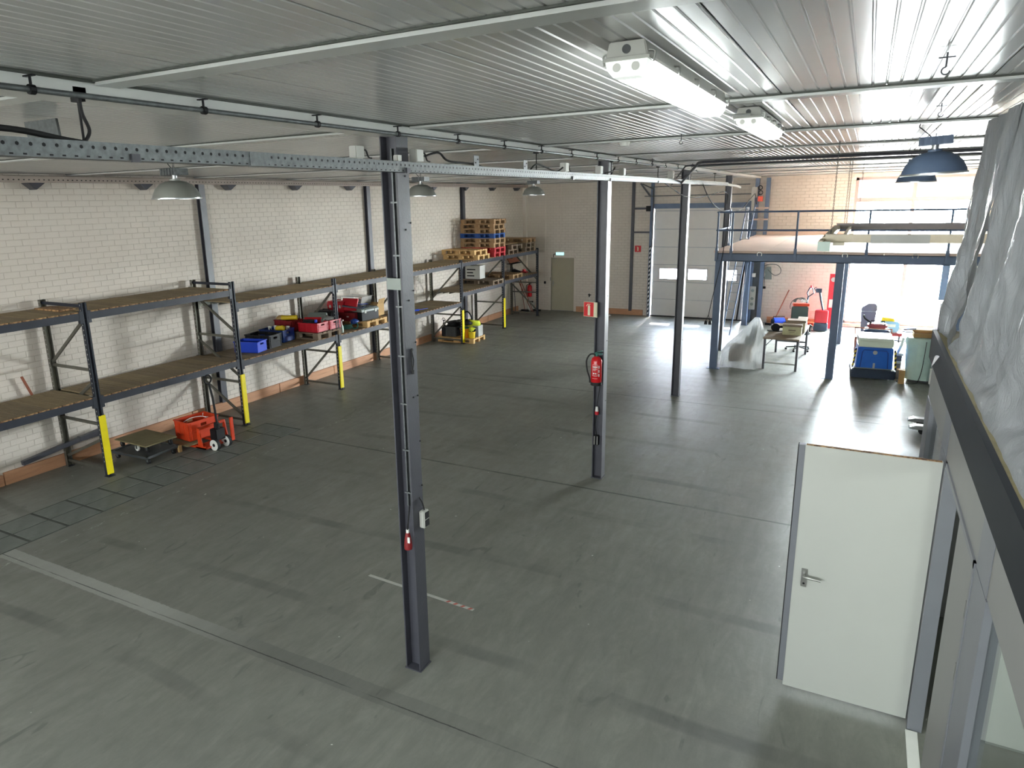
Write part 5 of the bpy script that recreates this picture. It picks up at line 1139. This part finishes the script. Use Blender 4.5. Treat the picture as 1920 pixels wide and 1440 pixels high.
# hanging plugs in front of mezzanine corner
t = thing('hanging_plugs', 'two black plugs hanging on a long cord left of the mezzanine corner post', 'plug', (0.1, 17.0, 1.15))
MB().tube(bez([(0.29, 0.65, 2.75), (0.22, 0.3, 1.6), (0.1, 0.0, 0.6), (0.04, 0, 0.2)]), 0.008, 6).tube(bez([(0.04, 0, 0.22), (0.0, 0, 0.12), (-0.01, 0, 0.08)]), 0.007, 6).tube(bez([(0.04, 0, 0.22), (0.07, 0, 0.12), (0.08, 0, 0.08)]), 0.007, 6).build('cord', RUB, t)
for x in (-0.01, 0.085): MB().lathe((x, 0, 0), [(0, 0), (0.04, 0), (0.035, 0.06), (0.012, 0.09), (0, 0.09)], 12).build('plug', BLACK, t, smooth=True)

# ================================================================== UNDER THE MEZZANINE
# work table
t = thing('work_table', 'steel-legged work table with worn top under the mezzanine', 'table', (1.72, 18.9, 0), -0.03)
MB().box(-0.4, 0.4, -1.1, 1.1, 0.74, 0.775).build('table_top', CARDD, t)
for (x, y) in ((-0.36, -1.05), (0.36, -1.05), (-0.36, 1.05), (0.36, 1.05)): MB().box(x - 0.025, x + 0.025, y - 0.025, y + 0.025, 0, 0.74).build('leg', STEEL, t)
MB().box(-0.36, 0.36, -1.06, -1.03, 0.14, 0.18).build('stretcher', LGREY, t); MB().box(-0.36, 0.36, 1.03, 1.06, 0.3, 0.34).box(0.345, 0.37, -1.05, 1.05, 0.68, 0.74).build('stretcher', STEEL, t)
MB().bar((-0.36, -1.05, 0.55), (-0.2, -1.05, 0.74), 0.02, 0.02).build('bracket', STEEL, t)
for k, (x, y, sx, sy, sz, lab) in enumerate(((1.86, 18.5, 0.42, 0.3, 0.25, 'beige carton on the front corner of the work table'), (1.92, 18.85, 0.4, 0.28, 0.3, 'second beige carton just behind the front one on the table'), (2.02, 19.3, 0.2, 0.5, 0.27, 'row of folders behind the cartons on the table'))):
    t = thing('archive_box', lab, 'box', (x, y, 0.776), 0.03)
    MB().box(-sx / 2, sx / 2, -sy / 2, sy / 2, 0, sz).build('carton', mat('beige_card_%d' % k, ['c9c49a', 'bdb491', 'd3b9a0'][k], 0.8), t)
    MB().box(-sx / 2 - 0.008, sx / 2 + 0.008, -sy / 2 - 0.008, sy / 2 + 0.008, sz - 0.05, sz + 0.005).build('lid', CARDD, t)
    if k == 0: MB().box(-0.08, 0.08, -sy / 2 - 0.002, -sy / 2, 0.1, 0.13).box(-0.06, 0.06, -sy / 2 - 0.002, -sy / 2, 0.06, 0.07).build('print', CARDD, t)
t = thing('circular_saw', 'black circular saw lying on the work table', 'power tool', (1.45, 18.75, 0.776), 0.2)
MB().cyl((0, -0.04, 0.1), (0, 0.04, 0.1), 0.1, n=20).build('blade_guard', BLACK, t, smooth=True)
MB().cbox((0.02, 0.1, 0.07), (0.16, 0.14, 0.13)).box(-0.18, 0.2, -0.05, 0.12, 0.0, 0.01).build('motor', BLACK, t, bevel=0.01)
MB().tube(bez([(0.1, 0.05, 0.1), (0.2, 0.05, 0.1), (0.35, 0.05, 0.03)]), 0.03, 8).build('handle', BLACK, t, smooth=True)
MB().tube(arc((-0.06, 0.05, 0.13), 0.07, 20, 180, 8, 'xz'), 0.014, 8).build('front_grip', BLACK, t)
# plastic covered machine
def draped(name, m, base_pts, levels, seed, parent, n=44, amp=0.03):
    """closed shell: for each level (z, cx, cy, rx, ry) a wrinkled ring"""
    rng = random.Random(seed); ph = [rng.uniform(0, 6.28) for _ in range(6)]; vs = []; fs = []
    for L, (z, cx, cy, rx, ry) in enumerate(levels):
        for k in range(n):
            a = 2 * PI * k / n; f = 1 + amp * (math.sin(5 * a + ph[0] + L * 0.4) + 0.8 * math.sin(9 * a + ph[1] - L * 0.3) + 0.6 * math.sin(14 * a + ph[2])) * (1.0 if L < len(levels) - 1 else 0.4) + rng.uniform(-amp, amp) * 0.5
            c, s = math.cos(a), math.sin(a); p = 0.75
            vs.append((cx + rx * f * math.copysign(abs(c) ** p, c), cy + ry * f * math.copysign(abs(s) ** p, s), z + rng.uniform(-0.01, 0.01) * (1 if L else 0)))
    for L in range(len(levels) - 1):
        for k in range(n): fs.append((L * n + k, L * n + (k + 1) % n, (L + 1) * n + (k + 1) % n, (L + 1) * n + k))
    fs.append(tuple((len(levels) - 1) * n + k for k in range(n)))
    return MB().add(vs, fs).build(name, m, parent, smooth=True)
t = thing('covered_machine', 'machine wrapped in clear plastic sheeting at the mezzanine corner post', 'machine', (0.84, 18.1, 0))
draped('plastic_cover', FILM, None, [(0.01, -0.03, 0, 0.50, 0.48), (0.12, -0.03, 0, 0.48, 0.45), (0.35, -0.02, 0, 0.46, 0.42), (0.55, 0.06, 0, 0.42, 0.36), (0.75, 0.14, 0, 0.30, 0.30), (0.95, 0.2, 0, 0.2, 0.2), (1.12, 0.24, 0, 0.11, 0.12), (1.19, 0.25, 0, 0.06, 0.06)], 3, t, amp=0.05)
MB().cbox((-0.08, 0, 0.3), (0.5, 0.4, 0.4)).build('machine_body', CARDD, t, bevel=0.03); MB().cyl((0.15, 0, 0.5), (0.22, 0, 1.0), 0.07).cbox((0.12, 0, 0.62), (0.2, 0.25, 0.2)).build('machine_head', GREY, t)
# office chair
t = thing('office_chair', 'grey-backed swivel chair behind the work table', 'chair', (1.9, 20.42, 0), 0.25)
for k in range(5):
    a = 2 * PI * k / 5 + 0.4; x, y = 0.3 * math.cos(a), 0.3 * math.sin(a)
    MB().bar((0, 0, 0.11), (x, y, 0.075), 0.04, 0.03).build('base_leg', BLACK, t); MB().cyl((x, y - 0.02, 0.028), (x, y + 0.02, 0.028), 0.028, n=12).build('caster_wheel', BLACK, t)
MB().cyl((0, 0, 0.1), (0, 0, 0.45), 0.03).build('gas_lift', BLACK, t)
MB().cbox((0, 0, 0.49), (0.46, 0.46, 0.08)).build('seat', FABG, t, bevel=0.03)
MB().cbox((0, 0.2, 0.9), (0.42, 0.06, 0.52), Euler((-0.08, 0, 0)).to_matrix()).build('backrest', FABG, t, bevel=0.025); MB().bar((0, 0.22, 0.45), (0, 0.24, 0.72), 0.06, 0.02).build('back_bar', BLACK, t)
for s in (-0.26, 0.26): MB().tube([(s, 0.05, 0.5), (s, 0.05, 0.66), (s, -0.15, 0.68), (s, 0.12, 0.68)], 0.018, 8).build('armrest', BLACK, t)
t = thing('tool_bag', 'orange and grey coiled hose set on the chair back', 'hose', (1.86, 20.66, 1.165), 0.2)
MB().box(-0.2, 0.2, -0.08, 0.08, 0.0, 0.07).build('case', ORANGE, t, bevel=0.01)
for k in range(5): MB().tube(arc((0.0 - 0.02 * k, -0.06 + 0.03 * k, 0.08), 0.15 - 0.012 * k, 10, 170, 12, 'xz'), 0.012, 6).build('coil', GREY, t, smooth=True)
MB().tube(arc((-0.05, -0.05, 0.0), 0.22, 60, 200, 12, 'xz'), 0.007, 6).build('loop', BLACK, t)
# blue reel / tool near wall
t = thing('hose_reel', 'blue reel tool standing on the floor by the lit wall', 'reel', (1.05, 23.9, 0), 0.4)
MB().cyl((-0.16, 0, 0.15), (0.16, 0, 0.15), 0.15, n=20).build('drum', BLUE, t, smooth=True); MB().cyl((0.17, 0, 0.15), (0.2, 0, 0.15), 0.12, n=20).cyl((-0.2, 0, 0.15), (-0.17, 0, 0.15), 0.12, n=20).build('flange', NAVY, t, smooth=True)
MB().tube([(-0.17, 0, 0.15), (-0.17, 0, 0.34), (0.17, 0, 0.34), (0.17, 0, 0.15)], 0.012).build('carry_handle', BLACK, t)
t = thing('broom', 'broom leaning behind the blue reel against the lit wall', 'broom', (0, 0, 0)); MB().tube([(0.85, 24.15, 0.04), (1.22, 24.6, 1.1)], 0.016, 8).build('handle', COPP, t); MB().cbox((0.83, 24.13, 0.04), (0.4, 0.07, 0.07)).build('brush_head', BLACK, t)
# orange hand pallet truck & red stacker
t = thing('hand_pallet_truck', 'orange hand pallet truck parked left of the red stacker', 'pallet truck', (1.78, 23.95, 0))
MB().box(-0.27, 0.27, -0.06, 0.1, 0.08, 0.2).box(-0.09, 0.09, -0.09, 0.09, 0.2, 0.52).build('chassis', ORP, t, bevel=0.01)
for s in (-0.19, 0.19): MB().box(s - 0.08, s + 0.08, 0.1, 0.55, 0.06, 0.1).build('fork', ORP, t)
for s in (-0.05, 0.05): MB().cyl((s - 0.025, -0.08, 0.09), (s + 0.025, -0.08, 0.09), 0.09, n=16).build('steer_wheel', BLACK, t)
MB().bar((0, -0.02, 0.52), (-0.05, -0.02, 0.62), 0.14, 0.12).tube([(0, -0.05, 0.6), (0.06, -0.08, 1.0)], 0.025, 8).tube([(0.06, -0.08, 1.0), (0.02, -0.08, 1.12), (0.08, -0.08, 1.28), (0.16, -0.08, 1.28), (0.2, -0.08, 1.12), (0.06, -0.08, 1.0)], 0.017, 8).build('tiller', NAVY, t, smooth=True)
MB().cyl((0.12, -0.08, 1.29), (0.12, -0.08, 1.35), 0.025, n=10).build('release_knob', RED, t)
t = thing('electric_stacker', 'red and black electric stacker with red mast behind the mezzanine post', 'stacker', (2.26, 23.7, 0))
MB().box(-0.19, 0.19, -0.17, 0.15, 0.02, 0.26).build('base_cover', NAVY, t, bevel=0.02); MB().box(-0.18, 0.18, -0.16, 0.15, 0.26, 0.64).build('motor_cover', RED, t, bevel=0.02)
MB().tube([(0.03, -0.05, 0.64), (-0.05, -0.1, 0.95), (-0.1, -0.12, 1.2)], 0.03, 8).build('tiller_arm', NAVY, t, smooth=True); MB().cbox((-0.13, -0.12, 1.24), (0.16, 0.08, 0.12)).tube([(-0.2, -0.12, 1.22), (-0.26, -0.12, 1.3), (-0.2, -0.12, 1.34)], 0.012).build('control_head', NAVY, t)
MB().box(0.12, 0.34, 0.16, 0.26, 0.05, 1.72).build('mast', RED, t); MB().box(0.16, 0.3, 0.155, 0.16, 0.7, 0.95).build('warning_label', WHITE, t)
MB().cyl((0.23, 0.158, 1.55), (0.23, 0.16, 1.55), 0.07, n=16).build('round_mark', LGREY, t)
for s in (-0.1, 0.25): MB().box(s - 0.07, s + 0.07, 0.27, 0.7, 0.05, 0.1).build('fork', DGREY, t)
# waste bin
t = thing('waste_bin', 'tall dark swing-top bin in front of the bright window', 'bin', (3.5, 23.0, 0))
MB().prism([(-0.15, 0), (0.13, 0), (0.19, 0.78), (-0.2, 0.78)], 'y', -0.15, 0.15).build('body', BINP, t, bevel=0.015)
MB().prism([(-0.21, 0.79), (0.2, 0.79), (0.2, 0.95), (0.14, 1.02), (-0.02, 1.02), (-0.18, 0.9)], 'y', -0.16, 0.16).build('swing_lid', BINP, t, bevel=0.015)
t = thing('pump_unit', 'pale blue and yellow machine on the floor right of the bin', 'machine', (4.02, 22.7, 0))
MB().cbox((0, 0, 0.42), (0.5, 0.3, 0.3)).build('housing', mat('pale_blue_plastic', '8fb7cf', 0.4), t, bevel=0.03); MB().prism([(-0.2, 0.57), (0.14, 0.57), (0.1, 0.66), (-0.18, 0.68)], 'y', -0.1, 0.1).build('yellow_cover', YPL, t)
MB().box(-0.3, 0.34, -0.18, 0.18, 0.17, 0.26).build('red_tray', DRED, t); MB().box(-0.1, 0.16, -0.155, -0.15, 0.42, 0.5).build('label_plate', WHITE, t)
for s in (-0.24, 0.28):
    for q in (-0.13, 0.13): MB().box(s - 0.02, s + 0.02, q - 0.02, q + 0.02, 0, 0.17).build('leg', STEEL, t)
t = thing('steel_trestle', 'low dark steel trestle right of the pale blue machine', 'trestle', (4.5, 22.9, 0))
MB().box(-0.28, 0.28, -0.04, 0.04, 0.24, 0.28).box(-0.3, 0.3, -0.16, 0.16, 0.0, 0.03).box(-0.2, -0.16, -0.02, 0.02, 0.03, 0.24).box(0.16, 0.2, -0.02, 0.02, 0.03, 0.24).build('frame', STEEL, t)
MB().bar((-0.1, 0, 0.32), (0.2, 0, 0.36), 0.05, 0.05).build('cross_tool', STEEL, t)
t = thing('metal_stand', 'low brown metal stand behind the blue sweeper', 'stand', (3.55, 20.7, 0))
MB().box(-0.32, 0.32, -0.3, 0.3, 0.44, 0.47).build('top', COPP, t)
for s in (-0.3, 0.3):
    for q in (-0.28, 0.28): MB().box(s - 0.018, s + 0.018, q - 0.018, q + 0.018, 0, 0.44).build('leg', COPP, t)
t = thing('tool_case', 'black case with red top resting behind the blue sweeper', 'case', (3.66, 19.4, 0.0))
MB().box(-0.26, 0.26, -0.16, 0.16, 0.0, 0.72).build('pedestal', DGREY, t); MB().box(-0.27, 0.27, -0.17, 0.17, 0.72, 0.88).build('case', NAVY, t, bevel=0.02); MB().cbox((0, 0.0, 0.95), (0.42, 0.26, 0.12)).build('red_engine', DRED, t, bevel=0.03)
MB().tube([(-0.16, -0.1, 0.96), (-0.14, -0.1, 1.08), (0.14, -0.1, 1.08), (0.16, -0.1, 0.96)], 0.014, 8).tube(bez([(-0.12, 0, 1.0), (-0.28, 0, 1.12), (-0.3, 0, 1.2)]), 0.02, 8).build('grip', BLACK, t)
# sweeper
t = thing('sweeping_machine', 'blue walk-behind sweeper with cream hood and hazard stripes', 'sweeper', (3.64, 17.75, 0), 0.05)
MB().box(-0.44, 0.44, -0.1, 1.0, 0.03, 0.24).build('base_skirt', NAVY, t, bevel=0.02)
MB().prism([(-0.36, 0.24), (0.37, 0.24), (0.35, 0.74), (-0.34, 0.74)], 'y', -0.06, 0.9).build('body', SWB, t, bevel=0.02)
MB().prism([(-0.09, 0.74), (0.9, 0.74), (0.88, 0.88), (0.8, 0.93), (0.0, 0.93), (-0.06, 0.88)], 'x', -0.34, 0.34).build('hood', CREAM, t, bevel=0.02)
MB().tube([(-0.27, -0.068, 0.27), (-0.25, -0.066, 0.62), (-0.22, -0.066, 0.67), (0.22, -0.066, 0.67), (0.25, -0.066, 0.62), (0.27, -0.068, 0.27)], 0.008, 6).build('door_seam', DBLUE, t)
MB().cyl((0.0, -0.066, 0.62), (0.0, -0.06, 0.62), 0.045, n=20).build('round_badge', LGREY, t); MB().box(-0.02, 0.02, -0.075, -0.06, 0.26, 0.38).build('latch', LGREY, t)
for s in (-1, 1):
    g = MB().prism([(s * 0.40, 0.26), (s * 0.44, 0.26), (s * 0.40, 0.7), (s * 0.36, 0.7)], 'y', -0.07, -0.05).build('hazard_edge', BLACK, t); st_ = MB()
    for k in range(4):
        z = 0.29 + k * 0.1; c = s * (0.42 - 0.04 * (z - 0.26) / 0.44); st_.add([(c - 0.02, -0.0705, z), (c + 0.02, -0.0705, z + 0.03), (c + 0.018, -0.0705, z + 0.075), (c - 0.022, -0.0705, z + 0.045)], [(0, 1, 2, 3)])
    st_.build('yellow_stripes', HAZY, g)
MB().tube([(-0.4, -0.1, 0.26), (0.4, -0.1, 0.26)], 0.012, 8).build('bumper', GREY, t)
MB().tube([(-0.36, 0.9, 0.4), (-0.38, 1.2, 0.95), (0.38, 1.2, 0.95), (0.36, 0.9, 0.4)], 0.018, 8).build('push_bar', COPP, t)
# tarp covered machine
t = thing('covered_machine', 'machine under a pale green tarpaulin with a cardboard tray on it', 'machine', (4.52, 18.05, 0))
MB().box(-0.2, 0.24, -0.25, 0.3, 0.0, 0.85).build('machine_body', DGREY, t)
draped('tarpaulin', TARP, None, [(0.06, 0.02, 0, 0.29, 0.34), (0.25, 0.02, 0, 0.28, 0.33), (0.5, 0.02, 0, 0.30, 0.34), (0.75, 0.02, 0, 0.30, 0.35), (0.9, 0.0, 0, 0.31, 0.35), (0.97, -0.02, 0, 0.26, 0.3), (0.98, -0.02, 0, 0.1, 0.12)], 8, t, n=40, amp=0.022)
MB().tube(bez([(0.06, -0.36, 0.93), (0.05, -0.37, 0.6), (0.03, -0.37, 0.25), (-0.02, -0.38, 0.02)]), 0.006, 6).tube(bez([(-0.02, -0.38, 0.012), (-0.15, -0.5, 0.012), (-0.4, -0.4, 0.012), (-0.36, -0.25, 0.012)]), 0.006, 6).build('cord', RUB, t)
t = thing('cardboard_tray', 'open shallow cardboard tray on the green tarpaulin', 'box', (4.52, 18.0, 0.99), 0.05)
MB().box(-0.19, 0.2, -0.15, 0.15, 0, 0.006).box(-0.19, 0.2, -0.15, -0.144, 0, 0.09).box(-0.19, 0.2, 0.144, 0.15, 0, 0.12).box(-0.19, -0.184, -0.15, 0.15, 0, 0.1).box(0.194, 0.2, -0.15, 0.15, 0, 0.1).build('tray', CARD, t)
MB().cbox((0.02, -0.12, 0.07), (0.36, 0.05, 0.012), Euler((0.4, 0, 0)).to_matrix()).build('white_sheet', WHITE, t)
t = thing('carton', 'narrow upright carton beside the green tarpaulin', 'box', (4.19, 17.62, 0), 0.0)
MB().box(-0.05, 0.06, -0.1, 0.1, 0, 0.3).build('carton_body', CARD, t); MB().box(-0.1, 0.06, -0.1, 0.1, 0.3, 0.306).build('lid_flap', CARD, t)
t = thing('machine_controls', 'white and grey machine parts between sweeper and tarpaulin', 'machine part', (4.12, 18.2, 0))
MB().box(-0.06, 0.06, -0.2, 0.2, 0, 0.55).build('column', OFFP, t); MB().tube([(-0.05, -0.1, 0.5), (0.02, -0.15, 0.75), (0.05, -0.1, 0.92)], 0.03, 8).build('arm', WHITE, t); MB().cyl((-0.06, -0.22, 0.56), (0.08, -0.22, 0.56), 0.03).cyl((-0.06, -0.22, 0.38), (0.05, -0.22, 0.38), 0.03).build('rollers', WHITE, t)
tag(MB().box(4.72, 5.5, 17.5, 18.1, 0, 1.8).build('metal_cabinet', OFFP, bevel=0.01), 'tall grey cabinet standing right of the tarpaulin, partly behind the sheet', 'cabinet')
tag(MB().box(4.68, 4.72, 17.3, 17.4, 0.1, 0.42).build('white_card', WHITE), 'small white card standing at the right of the tarpaulin', 'card')
# pallet truck forks behind the office corner
t = thing('pallet_truck', 'pallet truck whose bright fork tips show past the office corner', 'pallet truck', (4.18, 14.0, 0))
for y in (-0.14, 0.33): MB().prism([(0.0, 0.1), (0.06, 0.09), (1.2, 0.09), (1.2, 0.16), (0.1, 0.16), (0.02, 0.13)], 'y', y - 0.075, y + 0.075).build('fork', ALU, t)
MB().box(1.2, 1.4, -0.25, 0.45, 0.06, 0.4).build('chassis', STEEL, t); MB().tube([(1.4, 0.1, 0.3), (1.5, 0.1, 1.1)], 0.02).build('tiller', BLACK, t)
for y in (-0.14, 0.33): MB().cyl((0.2, y - 0.03, 0.04), (0.2, y + 0.03, 0.04), 0.04, n=12).box(0.15, 0.25, y - 0.04, y + 0.04, 0.04, 0.09).build('load_roller', BLACK, t)
for y in (0.0, 0.2): MB().cyl((1.45, y - 0.03, 0.09), (1.45, y + 0.03, 0.09), 0.09, n=16).build('steer_wheel', BLACK, t)

# ================================================================== PLASTIC SHEETS BESIDE THE CAMERA
def sheet(left, right, zs_n, ny, seed, name, label, xoff=0.0, amp=0.035, ex=False):
    """left/right edge: list of (y, z) from top to bottom"""
    rng = random.Random(seed); P = [rng.uniform(0, 6.28) for _ in range(12)]; vs = []; fs = []
    def edge(E, t):
        n = len(E) - 1; i = min(int(t * n), n - 1); f = t * n - i; return (E[i][0] * (1 - f) + E[i + 1][0] * f, E[i][1] * (1 - f) + E[i + 1][1] * f)
    for a in range(zs_n + 1):
        t = a / zs_n; L = edge(left, t); R = edge(right, t)
        for b in range(ny + 1):
            s = b / ny; y = L[0] * (1 - s) + R[0] * s; z = L[1] * (1 - s) + R[1] * s
            wgt = 0.35 + 0.65 * min(1, t * 1.6); q = s * (L[0] - R[0])
            f = math.sin(q * 6.5 + P[0] + 0.8 * t) + 0.55 * math.sin(q * 13 + P[1] - 1.7 * t) + 0.3 * math.sin(q * 27 + P[2] + 3 * t) + 0.25 * math.sin(z * 9 + q * 5 + P[3]) + 0.16 * math.sin(z * 21 - q * 17 + P[4]) + 0.1 * math.sin(z * 33 + q * 41 + P[5])
            x = 3.975 - 0.075 * t + xoff + amp * wgt * f * (1.0 if t < 0.9 else 0.6)
            if ex and t > 0.9: x = min(x, 3.90 - 0.045 * s) - (t - 0.9) * 0.7 * s
            if not ex and t > 0.8: k_ = min(1, (t - 0.8) / 0.17); x = x * (1 - k_) + (3.878 + 0.004 * f) * k_
            vs.append((x, y, z))
    w_ = ny + 1
    for a in range(zs_n):
        for b in range(ny): fs.append((a * w_ + b, a * w_ + b + 1, (a + 1) * w_ + b + 1, (a + 1) * w_ + b))
    me = bpy.data.meshes.new(name); me.from_pydata(vs, [], fs); me.materials.append(SHEET)
    for p in me.polygons: p.use_smooth = True
    o = bpy.data.objects.new(name, me); COL.objects.link(o); tag(o, label, 'plastic sheet', 'translucent dust sheets hung at the office roof edge')
    return o
sheet([(7.1, 4.625), (7.2, 4.1), (7.28, 3.7), (7.42, 3.35), (7.75, 3.0), (7.72, 2.74)], [(5.7, 4.625), (6.0, 4.1), (6.25, 3.7), (6.5, 3.3), (6.72, 3.0), (6.86, 2.66)], 60, 50, 5, 'dust_sheet', 'translucent dust sheet hanging narrow at the far end of the office roof edge', ex=True)
sheet([(6.05, 4.62), (6.2, 4.1), (6.33, 3.7), (6.45, 3.3), (6.58, 3.0), (6.78, 2.852)], [(-1.5, 4.62), (-1.5, 4.0), (-1.5, 3.5), (-1.5, 3.2), (-1.5, 3.0), (-1.5, 2.852)], 80, 260, 9, 'dust_sheet', 'wide translucent dust sheet hanging nearest along the office roof edge', 0.02)
tag(MB().box(4.3, 4.9, 7.0, 7.04, 2.843, 3.55).build('brown_board', BPAN), 'brown board standing behind the gap between the dust sheets', 'board')
tag(MB().box(4.12, 4.16, 6.7, 6.9, 2.843, 2.93).build('dark_block', NAVY), 'dark block at the foot of the gap between the dust sheets', 'block')
